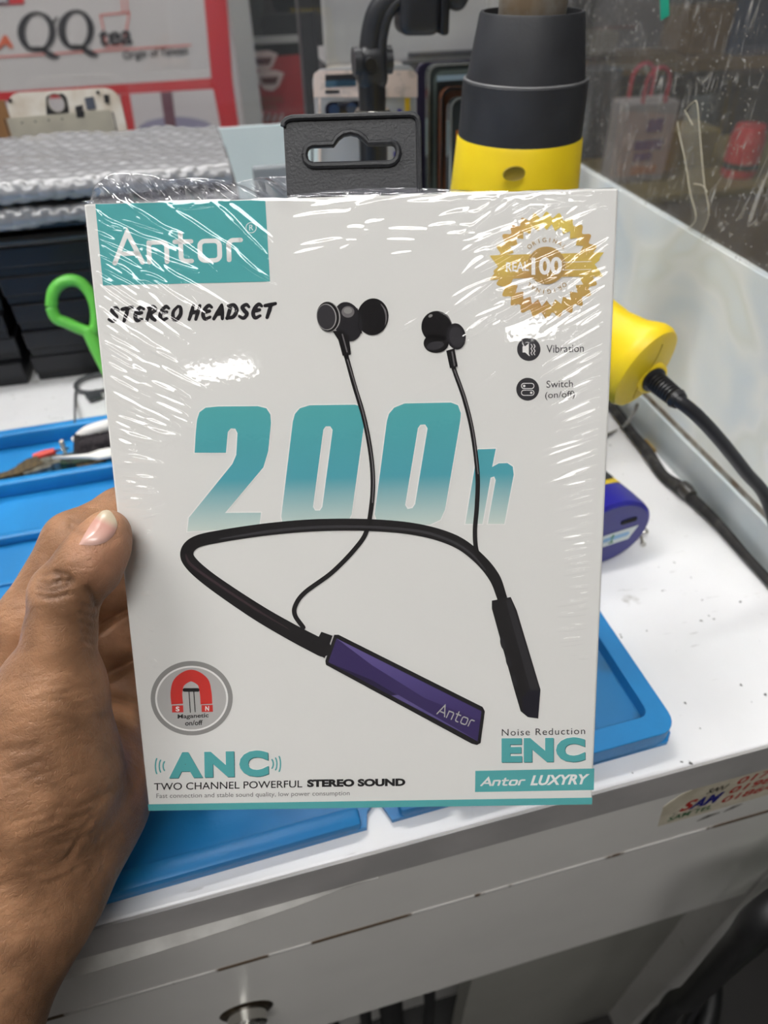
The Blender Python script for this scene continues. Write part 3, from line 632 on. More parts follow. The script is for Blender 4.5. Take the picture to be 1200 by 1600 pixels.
def bubble_pack(x0, x1, y0, y1, z0, z1, lab, rot, seed):
    rg = np.random.default_rng(seed); step = 0.00125
    prof = []                                   # section across: round the front edge, over the top, down the back
    h = z1-z0; r = h*0.5
    for k in range(15): a = -math.pi/2+math.pi*k/14*1.0; prof.append((y0+r-r*math.cos(a)*1.0, z0+r+r*math.sin(a), -math.cos(a), math.sin(a)))
    for y in np.arange(y0+r+step, y1-r, step): prof.append((y, z1, 0, 1))
    for k in range(9): a = math.pi/2-math.pi*k/8; prof.append((y1-r+r*math.cos(a), z0+r+r*math.sin(a), math.cos(a), math.sin(a)))
    prof = np.array(prof); s = np.concatenate([[0], np.cumsum(np.hypot(np.diff(prof[:, 0]), np.diff(prof[:, 1])))])
    xs = np.arange(x0, x1+step/2, step); X, Sg = np.meshgrid(xs, s, indexing='ij')
    P = 0.0125; row = np.round(Sg/(P*0.866)); off = (row % 2)*P/2
    cx = np.round((X-off)/P)*P+off; d = np.hypot(X-cx, Sg-row*P*0.866)/(P*0.45)
    bump_ = np.sqrt(np.clip(1-d*d, 0, 1))*0.0013
    jit = np.sin(cx*5131+row*77.7); bump_ *= 0.75+0.35*jit
    low = sum(np.sin(X*fx_+Sg*fy_+ph)*am_ for fx_, fy_, ph, am_ in zip(rg.uniform(-90, 90, 6), rg.uniform(-90, 90, 6), rg.uniform(0, 6, 6), [0.0011]*6))
    hgt = bump_+low*0.6
    Y = prof[:, 0][None]+prof[:, 2][None]*hgt; Z = prof[:, 1][None]+prof[:, 3][None]*hgt
    V = np.stack([X, Y, Z], -1).reshape(-1, 3); nx, ns = X.shape
    F = [(i*ns+j, i*ns+j+1, (i+1)*ns+j+1, (i+1)*ns+j) for i in range(nx-1) for j in range(ns-1)]
    F += [tuple(range(ns)), tuple((nx-1)*ns+j for j in range(ns-1, -1, -1))]
    c = np.array([(x0+x1)/2, (y0+y1)/2, z0]); V = (V-c) @ rotz(rot).T + c
    V[:, 2] = np.maximum(V[:, 2], z0)
    t = thing('bubble_wrap_packet', lab, 'packet', c, 'bubble wrap packets')
    add('bubble_layer', (V, F), M_bub, t, smooth='all')
zb0 = ztop+0.0172
bubble_pack(-0.33, 0.010, 0.582, 0.742, zb0, zb0+0.0155, 'flat bubble wrap packet, the lower of the two on the cartons', 0.02, 3)
bubble_pack(-0.34, 0.006, 0.578, 0.740, zb0+0.0195, zb0+0.0345, 'flat bubble wrap packet, the upper of the two on the cartons', 0.03, 4)
# white handset frame behind the packets
M_ifr = mat('white frame', (226,222,214), 0.4, rgb2=(206,196,182), scale=60); M_plate = mat('bare metal plate', (176,172,160), 0.38, 0.35, rgb2=(200,196,180), scale=26); M_idk = mat('frame black', (40,40,44), 0.4)
fo = ony(95, 139, 0.785); fu = nrm([1, 0.01, 0.0]); fv = nrm([0.0, 0.13, 1.0]); fn = np.cross(fu, fv)   # fn faces the camera side (-y)
if fn[1] > 0: fn = -fn
fw, fh = 0.102, fo[2]-0.8095
fo = fo - fv*0.001
def fpl(px, py): p = onplane(px, py, fo, fn)-fo; return (p@fu, p@fv)
frame = thing('gutted_handset', 'white handset mid frame with a round camera hole standing behind the bubble wrap', 'phone frame', fo-fv*fh)
hole = fpl(88, 161)
add('frame_body', prism([[(p[0], p[1]-fh/2) for p in rrect(fw, fh, 0.014, 7)], [(q[0], q[1]) for q in ell(hole[0], hole[1], 0.0072, 0.0072, 28)][::-1]], fo, fu, fv, -fn, 0.006), M_ifr, frame)
d_ = fn*0.0002
dk = [fpl(*p) for p in ((72,152), (76,148), (98,146), (104,152), (108,176), (73,179))]
add('camera_surround', prism([dk, [(q[0], q[1]) for q in ell(hole[0], hole[1], 0.0075, 0.0075, 24)][::-1]], fo+d_, fu, fv, fn, 0.0004), M_idk, frame)
add('camera_ring', join(*[lathe([(0.0080, 0), (0.0080, 0.0012), (0.0070, 0.0012), (0.0070, 0)], fo+fu*hole[0]+fv*hole[1]+d_, fn, 30, cap0=False, cap1=False)]), M_chrome, frame, smooth=30)
pl = [fpl(10,185), fpl(172,171)]
add('metal_plate', prism([[(pl[0][0], pl[0][1]), (pl[1][0], pl[1][1]), (pl[1][0], -fh+0.004), (pl[0][0], -fh+0.004)]], fo+d_, fu, fv, fn, 0.0005), M_plate, frame)
for e in (pl[0][0]-0.0022, pl[1][0]+0.0012): add('side_groove', prism([[(e, pl[0][1]), (e+0.001, pl[0][1]), (e+0.001, -fh+0.004), (e, -fh+0.004)]], fo+d_, fu, fv, fn, 0.0003), M_idk, frame)
for q in (((118,166), (129,164), (129,173), (118,174)), ((119,174), (132,173), (132,183), (120,184)), ((132,153), (146,151), (150,170), (136,172)), ((162,148), (170,148), (171,161), (164,161)), ((13,154), (18,154), (18,160), (14,160)), ((151,142), (155,142), (155,147), (151,147))):
    add('connector', prism([[fpl(*p) for p in q]], fo+d_, fu, fv, fn, 0.0008), M_idk if q[0][0] != 132 else mat('label grey', (78,84,98), 0.5), frame)
for k in range(4): sp = fpl(33+21*k, 186-2*k); add('screw_hole', lathe([(0.0008, 0), (0.0008, 0.0004)], fo+fu*sp[0]+fv*(sp[1]-0.003)+d_*3.5, fn, 10), M_idk, frame)
add('brown_card', box(ony(6, 215, 0.80)+np.array([-0.02, 0.006, -0.03]), (0.06, 0.003, 0.12)), mat('brown card', (150,110,72), 0.8), None)
tag(bpy.data.objects['brown_card'], 'brown card standing at the left behind the white handset frame', 'card')

# ------------------------------------------------------------------ phones on a rack in front of the back panel
rack = thing('phone_rack', 'low grey rack holding the upright phones behind the headset box', 'rack', (0.15, 0.63, 0.7605))
add('rack_block', boxmm((0.03, 0.585, 0.7605), (0.285, 0.70, 0.80), 0.003), mat('rack grey', (150,156,160), 0.5), rack)
add('rack_back', boxmm((0.03, 0.70, 0.7605), (0.285, 0.708, 0.90), 0.002), mat('rack grey', (150,156,160), 0.5), rack)
def phone(px_l, py_t, y, width, label, body, build, lean=0.10, th=0.0085, r=0.009):
    o = ony(px_l, py_t, y); u = np.array([1.0, 0, 0]); v = nrm([0, lean, 1.0]); n_ = nrm(np.cross(u, v)); n_ = n_ if n_[1] < 0 else -n_
    h = (o[2]-0.8005)/v[2]; c = o+u*width/2
    t = thing('phone', label, 'phone', c-v*h, 'phones on the rack')
    add('phone_body', prism([[(p[0], p[1]-h/2) for p in rrect(width, h, r, 6)]], c, u, v, -n_, th), body, t, smooth=30)
    def pp(px, py): p = onplane(px, py, c, n_)-c; return (p@u, p@v)
    def put(nm, loop, m, t_=0.0006, lay=0, hole=None): return add(nm, prism([loop]+([hole] if hole else []), c+n_*(0.0001+0.0006*lay), u, v, n_, t_), m, t, smooth=30)
    build(pp, put, width, h); return t
M_pink = mat('phone pink band', (224,206,196), 0.35, rgb2=(180,168,160), scale=120, lo=0.5, hi=0.7); M_pgrey = mat('phone grey back', (168,170,172), 0.3); M_lens = mat('camera lens', (18,22,38), 0.12)
def b1(pp, put, w_, h_):
    put('top_band', [pp(490,152), pp(652,152), pp(652,116), pp(645,110), pp(497,110), pp(490,116)], M_pink)
    put('mirror_strip', [pp(508,126), pp(556,124), pp(556,134), pp(508,136)], mat('blue mirror', (110,150,180), 0.12, 0.8), lay=1)
    put('dark_strip', [pp(508,117), pp(556,115), pp(556,124), pp(508,126)], M_idk, lay=1)
    put('dark_strip', [pp(508,141), pp(530,141), pp(530,145), pp(508,146)], M_idk, lay=1)
    c0 = pp(537, 171); put('camera_island', rrect(0.030, 0.0115, 0.0055, 6, c0[0], c0[1]), M_lens, 0.0012, 1)
    for dx in (-0.008, 0.006): put('camera_lens', ell(c0[0]+dx, c0[1], 0.0042, 0.0042, 20), mat('lens blue', (42,58,84), 0.1), 0.0006, 3)
    put('yellow_strip', [pp(632,153), pp(640,153), pp(640,300), pp(632,300)], mat('yellow strip', (214,176,40), 0.4), lay=1)
    put('edge_line', [pp(497,153), pp(501,153), pp(501,300), pp(497,300)], M_pink, lay=1)
    for (x, y) in ((624,175), (618,241)): c1 = pp(x, y); put('blue_dot', rrect(0.0035, 0.0045, 0.001, 3, c1[0], c1[1]), mat('blue dot', (50,48,140), 0.4), lay=1)
    put('black_line', [pp(486,215), pp(489,215), pp(489,300), pp(486,300)], M_idk, lay=1)
phone(489, 109, 0.60, 0.0805, 'pale phone back with a pinkish top band behind the black stem', M_pgrey, b1)
M_chr = mat('phone chrome', (190,196,196), 0.15, 0.9); M_scr = mat('phone dark glass', (26,30,32), 0.08, rgb2=(50,58,58), scale=12); M_prp = mat('phone purple edge', (44,40,58), 0.25)
M_brw = mat('phone amber glass', (116,70,44), 0.15, rgb2=(70,48,38), scale=14); M_grn = mat('phone grey green', (92,104,102), 0.25, 0.4)
def ring(put, w_, h_, m, inset, wd_, lay=0, nm='frame_ring'):
    put(nm, [(p[0], p[1]-h_/2) for p in rrect(w_-2*inset, h_-2*inset, 0.008, 6)], m, 0.0006, lay, [(p[0], p[1]-h_/2) for p in rrect(w_-2*inset-2*wd_, h_-2*inset-2*wd_, 0.007, 6)][::-1])
def b2(pp, put, w_, h_): ring(put, w_, h_, mat('phone purple trim', (70,66,92), 0.2, 0.5), 0.0008, 0.0012)
def b3(pp, put, w_, h_):
    ring(put, w_, h_, M_chr, 0.0004, 0.0014); ring(put, w_, h_, M_grn, 0.005, 0.003, 0, 'inner_trim')
    put('sensor_strip', [(-w_/2+0.008, -0.0125), (w_/2-0.008, -0.0125), (w_/2-0.008, -0.0085), (-w_/2+0.008, -0.0085)], mat('sensor strip', (170,196,214), 0.1, 0.6), 0.0004, 1)
def b4(pp, put, w_, h_): ring(put, w_, h_, mat('phone black rim', (28,28,30), 0.3), 0.0, 0.002)
def b5(pp, put, w_, h_):
    ring(put, w_, h_, M_chr, 0.0004, 0.0013); put('orange_reflection', [(-w_/2+0.006, -0.024), (w_/2-0.006, -0.018), (w_/2-0.006, -0.07), (-w_/2+0.006, -0.07)], mat('painted orange reflection', (176,104,46), 0.2), 0.0003)  # coloured patch imitates an orange reflection in the dark glass
phone(651, 98, 0.660, 0.076, 'dark purple edged phone, rearmost of the four nested by the heat gun', M_prp, b2)
phone(668, 100, 0.640, 0.076, 'chrome rimmed dark phone, second from the back of the nested four', M_scr, b3)
phone(690, 137, 0.620, 0.074, 'amber brown phone with a black rim, third of the nested four', M_brw, b4)
phone(703, 152, 0.600, 0.070, 'small chrome rimmed dark phone with a painted orange reflection, frontmost of the nested four', M_scr, b5)

# ------------------------------------------------------------------ black jointed holder on a stem
M_hold = mat('holder black', (44,45,49), 0.42, bump=0.08, bscale=600); M_hold2 = mat('holder dark', (28,28,31), 0.4)
hy = 0.548; hs = ony(582, 170, hy); hj = ony(581, 105, hy)
hd = thing('phone_holder', 'black jointed phone holder on a stem behind the hang tab', 'holder', (hs[0], hy, 0.7605))
add('base_disc', lathe([(0.029, 0.0), (0.030, 0.004), (0.026, 0.010), (0.012, 0.013)], (hs[0], hy, 0.7605), n=40), M_hold, hd, smooth=30)
add('stem', lathe([(0.0105, 0.012), (0.0105, hs[2]-0.7605-0.012)], (hs[0], hy, 0.7605), n=24), M_hold2, hd, smooth=30)
add('stem_collar', lathe([(0.0125, -0.003), (0.0135, 0.0), (0.012, 0.003)], hs-np.array([0, 0, 0.003]), n=28), M_chrome, hd, smooth=30)
add('upper_stem', lathe([(0.0098, 0.0), (0.0098, 0.022)], hs, n=24), M_hold2, hd, smooth=30)
add('joint_block', box(hj, (0.0215, 0.020, 0.027), 0.007, seg=4), M_hold, hd, smooth=60)
for s in (-1, 1): add('joint_knuckle', lathe([(0.0085, -0.0025), (0.0085, 0.0025)], hj+np.array([s*0.011, -0.002, 0.004]), (1, 0, 0), 24), M_hold, hd, smooth=30)
add('joint_screw', lathe([(0.0045, 0), (0.004, 0.002)], hj+np.array([-0.003, -0.010, 0.003]), (0, -1, 0), 16), M_hold2, hd, smooth=30)
arm = [ony(578, 92, hy), ony(582, 50, hy), ony(592, 18, hy-0.002), ony(618, -8, hy-0.004), ony(660, -14, hy-0.006)]
add('arm', tube(arm, [0.0082, 0.0078, 0.0075, 0.008, 0.008], 16), M_hold, hd, smooth='all')
add('arm_rib', tube([p+np.array([0.0062, -0.006, 0.0]) for p in arm], 0.0035, 10), M_hold, hd, smooth='all')
cb = ony(655, 12, hy-0.008); 
add('clamp_body', box(cb+np.array([0.0, 0.004, 0.008]), (0.028, 0.026, 0.046), 0.006, roty(0.03), 4), M_hold, hd, smooth=60)
add('clamp_plate', box(cb+np.array([0.0155, 0.004, 0.009]), (0.006, 0.030, 0.048), 0.002), M_hold2, hd, smooth=60)
add('clamp_shoulder', box(cb+np.array([0.028, 0.006, 0.016]), (0.024, 0.022, 0.036), 0.007, roty(0.5), 4), M_hold, hd, smooth=60)
add('clamp_jaw', box(cb+np.array([0.056, 0.008, 0.023]), (0.050, 0.018, 0.020), 0.004), M_hold, hd, smooth=60)

# ------------------------------------------------------------------ heat gun standing on its tail
M_noz = mat('nozzle black', (36,37,41), 0.55, rgb2=(50,51,55), scale=30, bump=0.12, bscale=700); M_yel = mat('gun yellow', (244,212,30), 0.42, rgb2=(232,196,26), scale=20, lo=0.45, hi=0.75)
M_yd = mat('gun yellow dirty', (150,128,34), 0.6)
gx, gy = 0.1685, 0.40; GZ = 0.7735; go = np.array([gx, gy, GZ])
gun = thing('heat_gun', 'yellow and black heat gun standing nozzle up behind the box', 'heat gun', go)
zt_ = 1.036; zr = ony(820, 139, gy-0.031)[2]; zy = ony(808, 236, gy-0.034)[2]
h0 = lambda z: z-GZ
add('nozzle_sleeve', lathe([(0.0345, h0(zy)), (0.0335, h0(zr)-0.0008), (0.0330, h0(zr)-0.0002), (0.0316, h0(zr)+0.0002), (0.0268, h0(zt_)-0.001), (0.0262, h0(zt_)), (0.0250, h0(zt_)), (0.0246, h0(zt_)-0.004), (0.0240, h0(zt_)-0.03)], go, n=56, cap0=False, cap1=False), M_noz, gun, smooth=25)
add('sleeve_ring', lathe([(0.0326, h0(zr)-0.0006), (0.0333, h0(zr)), (0.0321, h0(zr)+0.0006)], go, n=56, cap0=False, cap1=False), mat('worn ring', (120,120,122), 0.4), gun, smooth='all')
add('heater_tube', lathe([(0.0172, h0(zt_)-0.06), (0.0172, h0(zt_)+0.014), (0.0162, h0(zt_)+0.015), (0.0155, h0(zt_)-0.03)], go, n=40, cap1=True), mat('heater steel', (176,172,164), 0.4, 0.6, rgb2=(140,122,100), scale=60), gun, smooth=30)
body = add('gun_body', lathe([(0.026, 0.0), (0.031, 0.004), (0.034, 0.02), (0.0375, 0.055), (0.0385, 0.10), (0.0375, h0(zy)-0.03), (0.0352, h0(zy)-0.001), (0.034, h0(zy)+0.001)], go, n=56), M_yel, gun, smooth=35)
add('tail_vent', lathe([(0.0335, 0.012), (0.0352, 0.016), (0.0358, 0.026), (0.0352, 0.03)], go, n=56, cap0=False, cap1=False), M_noz, body, smooth=30)
dm = onplane(803, 271, np.array([gx, gy-0.036, 0.955]), np.array([0, -1.0, 0]))
add('dimple', lathe([(0.0062, 0), (0.0058, 0.0014), (0.004, 0.0006), (0.001, 0.0002)], dm, (-0.12, -1, 0.0), 24, squash=0.6, udir=(1, 0, 0)), M_yd, body, smooth=30)
he = ony(1008, 578, 0.292); hs_ = np.array([gx+0.004, gy-0.006, 0.908])
hdir = nrm(he-hs_)
L_ = np.linalg.norm(he-hs_)
hu = nrm(np.cross(hdir, [0, 0, 1.0])); hv = np.cross(hu, hdir)
prof = [(0.021, 0.0), (0.0185, L_*0.35), (0.0158, L_*0.6), (0.0158, L_*0.75), (0.0180, L_*0.86), (0.0212, L_*0.935), (0.0217, L_*0.975), (0.0205, L_+0.0004), (0.018, L_+0.0018)]
add('handle', lathe(prof, hs_, hdir, 44, squash=1.22, udir=hu), M_yel, body, smooth=40)
add('handle_seam', tube([he+hdir*0.0019+hv*0.019*(1-2*k/6)-hu*0.0015*math.sin(k) for k in range(7)], 0.0003, 6), mat('seam yellow', (200,168,30), 0.5), body)
cs = onplane(1016, 589, he+hdir*0.0018, hdir)
p1 = ony(1062, 627, 0.268)
reld = nrm(p1-cs); Lr = np.linalg.norm(p1-cs)
add('relief_collar', lathe([(0.0095, -0.002), (0.0095, 0.002), (0.008, 0.003)], cs, reld, 28), M_yel, body, smooth=30)
pr = [(0.0075, 0.0), (0.0072, 0.004)]
for k in range(8):
    t_ = 0.005+(Lr-0.008)*k/8; d2 = (Lr-0.008)/8; pr += [(0.0058-0.0001*k, t_), (0.0048-0.0001*k, t_+d2*0.15), (0.0048-0.0001*k, t_+d2*0.45), (0.0060-0.0001*k, t_+d2*0.6)]
pr += [(0.0056, Lr-0.003), (0.0046, Lr)]
M_cord = mat('black cord', (30,30,34), 0.4)
add('strain_relief', lathe(pr, cs, reld, 24), M_cord, body, smooth=30)
cp = [cs+reld*Lr*0.9, p1, ony(1090, 650, 0.262), ony(1125, 688, 0.256), ony(1165, 738, 0.249), ony(1200, 784, 0.242), (0.287, 0.215, 0.782), (0.284, 0.17, 0.766), (0.28, 0.14, 0.7645), (0.283, 0.112, 0.755), (0.285, 0.105, 0.60), (0.29, 0.09, 0.3), (0.33, 0.05, 0.01), (0.6, -0.1, 0.006)]
add('power_cord', tube(cp, 0.0037, 12), M_cord, body, smooth='all')
# wire rest under the handle
ws = thing('wire_rest', 'thin bent wire rest propping the yellow heat gun handle', 'wire', onz(965, 668, 0.7605))
wp = [onz(952, 678, 0.762), onz(974, 667, 0.7635), ony(990, 646, 0.335), ony(996, 632, 0.325)]
add('wire', tube(wp, 0.0012, 8), mat('wire steel', (130,128,122), 0.4, 0.5), ws, smooth='all')
add('wire_foot', tube([onz(952, 678, 0.762), onz(930, 690, 0.762)], 0.0014, 8), mat('wire steel', (130,128,122), 0.4, 0.5), ws, smooth='all')
# dirty cord along the foot of the partition
M_dcord = mat('dirty cord', (30,29,29), 0.7, rgb2=(62,60,58), scale=120, lo=0.5, hi=0.7, bump=0.4, bscale=300)
dc = thing('dirty_cable', 'dirty black cord lying along the foot of the frosted panel', 'cord', onz(1050, 750, 0.7605))
pts = [onz(*p, 0.7645) for p in ((945,605), (962,640), (985,672), (1010,705), (1035,740), (1060,762), (1085,782), (1110,806), (1150,838), (1200,868))]
add('cord', tube([(min(p[0], PX-0.0085), p[1], 0.7646+0.0006*math.sin(9*i)) for i, p in enumerate(pts)] + [(0.2875, 0.18, 0.7646), (0.287, 0.13, 0.7646)], [0.004, 0.004, 0.0036, 0.0042, 0.004, 0.0046, 0.004, 0.0036, 0.0032, 0.003, 0.003, 0.003], 12), M_dcord, dc, smooth='all')
kn = onz(1072, 768, 0.766); add('tape_wrap', lathe([(0.0046, -0.006), (0.0055, 0), (0.0046, 0.006)], (min(kn[0], PX-0.0095), kn[1], 0.7664), (0, 1, 0), 14), mat('tape wrap', (58,56,55), 0.3), dc, smooth=True)
bc = onz(1012, 697, 0.7605)
tag(add('brown_chip', box(bc+np.array([0, 0, 0.0012]), (0.010, 0.018, 0.002), 0.0004, rotz(0.7)), mat('brown chip', (150,122,62), 0.7)), 'small brown scrap on the desk beside the black cord', 'scrap')

# ------------------------------------------------------------------ blue handheld device at the right of the box
M_blue = mat('device blue', (34,32,150), 0.32, rgb2=(30,28,132), scale=30); M_bface = mat('device end', (50,50,124), 0.45)
ba = nrm([-0.14, 0.99, 0.0]); bu = nrm(np.cross(ba, [0, 0, 1.0])); bo = np.array([0.1970, 0.2640, 0.7605+0.0255])
dev = thing('blue_device', 'glossy dark blue handheld device with yellow trim beside the headset box', 'device', (bo[0], bo[1], 0.7605))
RX = 0.0310; SQ = 0.0252/0.0310
dvb = add('device_body', lathe([(RX*0.90, 0.0), (RX*0.985, 0.0015), (RX, 0.005), (RX*0.98, 0.018), (RX*0.90, 0.04), (RX*0.84, 0.06), (RX*0.80, 0.072), (RX*0.6, 0.078)], bo, ba, 56, squash=SQ, udir=bu), M_blue, dev, smooth=35)
add('end_cap', lathe([(RX*0.90, -0.0006), (RX*0.90, 0.001)], bo, ba, 56, squash=SQ, udir=bu), M_bface, dvb)
fz = np.array([0, 0, 1.0]); fo2 = bo-ba*0.0008
bw2 = bu if bu[0] > 0 else -bu
add('usb_port', prism([rrect(0.0115, 0.0032, 0.0012, 4, 0.012, 0.0085)], fo2, bw2, fz, -ba, 0.0003), M_dark, dvb)
lb = add('end_label', prism([[(-0.012, 0.0012), (0.0205, 0.0022), (0.0155, -0.0075), (-0.012, -0.0085)]], fo2, bw2, fz, -ba, 0.0003), mat('label white', (210,218,216), 0.5), dvb)
add('label_mark', (lambda VF: (np.array([fo2-ba*0.0005+bw2*p[0]+fz*p[1] for p in VF[0]]), VF[1]))(stroke2([(0.0005, -0.006), (0.002, -0.006), (0.0035, -0.006), (0.0022, -0.005), (0.0028, 0.0), (0.0008, -0.0015)], 0.0009)), mat('mark green', (40,120,70), 0.5), dvb)
add('label_mark', (lambda VF: (np.array([fo2-ba*0.00045+bw2*p[0]+fz*p[1] for p in VF[0]]), VF[1]))(stroke2([(-0.003, -0.0025), (0.013, -0.0022)], 0.0036)), mat('mark blue', (140,180,214), 0.5), dvb)
# top panel follows the curved back
def devpt(s, t, lift):
    r_ = np.interp(s, [0, 0.005, 0.018, 0.04, 0.06, 0.072], [RX*0.95, RX, RX*0.98, RX*0.9, RX*0.84, RX*0.8]); x = np.clip(t, -0.95, 0.95)
    return bo+ba*s+bw2*(x*r_)+fz*(math.sqrt(1-x*x)*r_*SQ+lift)
def panel(s0, s1, tw, lift, nm, m):
    lp = [(p[0], p[1]) for p in rrect(s1-s0, tw*2, min(tw*0.8, 0.35)*0.03, 6)]
    V, F_ = [], []
    ns_, nt_ = 26, 14
    for i in range(ns_+1):
        s = s0+(s1-s0)*i/ns_; e = min(1.0, i/5.0); f_ = math.sqrt(max(0, 1-(1-e)**2)); tt = tw*max(f_, 0.12)
        for j in range(nt_+1): V.append(devpt(s, -tt+2*tt*j/nt_, lift))
    for i in range(ns_):
        for j in range(nt_): F_.append((i*(nt_+1)+j, i*(nt_+1)+j+1, (i+1)*(nt_+1)+j+1, (i+1)*(nt_+1)+j))
    add(nm, (np.array(V), F_), m, dvb, smooth='all')
panel(0.0185, 0.070, 0.80, 0.0006, 'yellow_trim', mat('trim yellow', (226,196,40), 0.4))
panel(0.0220, 0.067, 0.66, 0.0011, 'black_panel', mat('panel black', (44,46,48), 0.4))
for i, (p, q, lab) in enumerate((((1003,834), (1009,830), 'tiny steel screw touching the blue device, the upper one'), ((1002,838), (1005,850), 'tiny steel screw by the blue device, the lower one'))):
    a, b = onz(*p, 0.7617), onz(*q, 0.7625); t = thing('screw', lab, 'screw', onz(*p, 0.7605), 'tiny screws by the blue device')
    dv_ = nrm(b-a)
    add('shank', lathe([(0.0006, 0), (0.0009, 0.001), (0.0009, np.linalg.norm(b-a))], a, dv_, 10), M_chrome, t); add('head', lathe([(0.0019, 0), (0.0017, 0.0009)], b, dv_, 14), M_chrome, t)

# ------------------------------------------------------------------ small tools and scraps by the back of the mat
M_grn2 = mat('scissor green', (112,206,84), 0.38, rgb2=(96,190,72), scale=16)
sA, sB = ony(112, 488, 0.560), np.array([-0.055, 0.532, 0.800])
s_up = nrm(sA-sB); s_n = nrm(np.cross(s_up, nrm([1, 0.1, 0.35]))); s_n = s_n if s_n[1] < 0 else -s_n; s_r = np.cross(s_n, s_up); s_r = s_r if s_r[0] > 0 else -s_r
sc = thing('scissors', 'bright green handled scissors leaning on the black cartons', 'scissors', (sB[0]+0.02, 0.52, 0.7605))
pl_o = ony(112, 488, 0.560); pl_n = nrm([0.05, -1, 0.30])
loop = [(80,480), (84,455), (100,440), (122,440), (140,457), (149,480), (150,505), (143,518), (128,515), (105,505), (88,497)]
lp3 = [onplane(p[0], p[1], pl_o, pl_n) for p in loop]
add('handle_loop', tube(lp3, 0.0046, 14, closed=True, per=6), M_grn2, sc, smooth='all')
stem = [onplane(*p, pl_o, pl_n) for p in ((136,512), (152,545), (175,590), (205,640))]
add('handle_stem', tube(stem, [0.0055, 0.006, 0.006, 0.005], 12), M_grn2, sc, smooth='all')
lp4 = [p+np.array([0.052, -0.004, 0.006]) for p in lp3]
add('handle_loop', tube(lp4, 0.0046, 14, closed=True, per=6), M_grn2, sc, smooth='all')
add('handle_stem', tube([lp4[9], (lp4[9]+stem[3])/2+np.array([0.012, 0, 0]), stem[3]], 0.0055, 12), M_grn2, sc, smooth='all')
bt = stem[3]; tipz = np.array([bt[0]+0.025, bt[1]-0.005, 0.7625])
for dx in (-0.003, 0.003): add('blade', tube([bt+np.array([dx, 0, 0]), (bt+tipz)/2+np.array([dx, 0.001, 0]), tipz], [0.0045, 0.0035, 0.0008], 8), M_chrome, sc, smooth='all')
M_wire = mat('grey wire', (86,88,92), 0.4, 0.3)
wl = thing('wire_loop', 'dark wire loop with a clip lying behind the blue mat', 'wire', onz(150, 605, 0.7605))
cc = onz(152, 598, 0.7635); add('ring', tube([cc+np.array([0.019*math.cos(t), 0.016*math.sin(t), 0]) for t in np.linspace(0, 2*math.pi, 15)[:-1]], 0.0017, 8, closed=True), M_wire, wl, smooth='all')
add('clip', box(onz(146, 618, 0.765), (0.012, 0.008, 0.006), 0.001, rotz(0.5)), mat('clip dark', (62,64,68), 0.5), wl)
tag(add('thin_wire', tube([onz(117, 660, 0.777), onz(117, 640, 0.7665), onz(117, 622, 0.7622), onz(118, 612, 0.762)], 0.0009, 8), M_wire, smooth='all'), 'thin straight wire lying from the blue mat rim to the wire loop', 'wire')
# things in the back channel of the mat
zch = 0.7637
M_bris = mat('dark bristles', (52,46,50), 0.9, rgb2=(24,20,24), scale=600); M_white = mat('white plastic', (226,224,220), 0.4)
br0 = onz(120, 705, 0.775); bru = thing('cleaning_brush', 'white backed brush with dark bristles in the mat channel', 'brush', onz(150, 712, zch))
bdir = nrm([1, 0.08, 0.0]); bx_ = lambda s, b, c: np.array([br0[0], br0[1], zch])+bdir*s+np.array([-bdir[1], bdir[0], 0])*b+np.array([0, 0, c])
add('brush_back', tube([bx_(-0.002, 0.012, 0.013), bx_(0.01, 0.013, 0.0185), bx_(0.03, 0.013, 0.021), bx_(0.06, 0.013, 0.0215), bx_(0.12, 0.012, 0.020)], [0.003, 0.0045, 0.005, 0.005, 0.004], 12), M_white, bru, smooth='all')
bv_, bf_ = [], []
for k in range(520):
    s, b = random.uniform(0.0, 0.10), random.uniform(-0.006, 0.010); base_ = bx_(s, 0.010+b*0.2, 0.019); tip = bx_(s+random.uniform(-0.006, 0.004), b-0.004, random.uniform(0.0015, 0.006))
    sd = np.array([0.0006, 0.0, 0.0]); i0 = len(bv_); bv_ += [base_-sd, base_+sd, tip+sd*0.6, tip-sd*0.6, base_+np.array([0, 0.0006, 0]), tip+np.array([0, 0.0005, 0])]; bf_ += [(i0, i0+1, i0+2, i0+3), (i0+1, i0+4, i0+5, i0+2), (i0+4, i0, i0+3, i0+5)]
bb = add('bristles', (np.array(bv_), bf_), M_bris, bru); bb['kind'] = 'stuff'
add('bristle_core', tube([bx_(0.003, 0.006, 0.011), bx_(0.05, 0.006, 0.012), bx_(0.1, 0.006, 0.012)], [0.005, 0.0075, 0.007], 12), M_bris, bru, smooth='all')
spu = thing('white_spatula', 'white plastic spatula in the mat channel in front of the brush', 'spatula', onz(150, 718, zch))
a, b, c_ = onz(82, 716, 0.7790), onz(138, 712, 0.7790), onz(200, 702, 0.7790)
dd_ = nrm(c_-a); pp_ = np.array([-dd_[1], dd_[0], 0]); f2 = lambda p: np.array([p@dd_, p@pp_])
o_ = np.array([0, 0, 0.7782])
add('spatula_blade', prism([[tuple(f2(a)), tuple(f2(b)-np.array([0, 0.0025])), tuple(f2(b)+np.array([0.008, -0.006])), tuple(f2(c_)-np.array([0, 0.006])), tuple(f2(c_)+np.array([0, 0.005])), tuple(f2(b)+np.array([0.008, 0.005])), tuple(f2(b)+np.array([0, 0.0015]))]], o_, dd_, pp_, np.array([0, 0, 1.0]), 0.0018), M_white, spu)
rt = thing('red_tool', 'small red handled tool in the mat channel', 'tool', onz(66, 712, zch))
a, b, c_ = onz(53, 715, 0.7675), onz(86, 705, 0.769), onz(108, 700, 0.770)
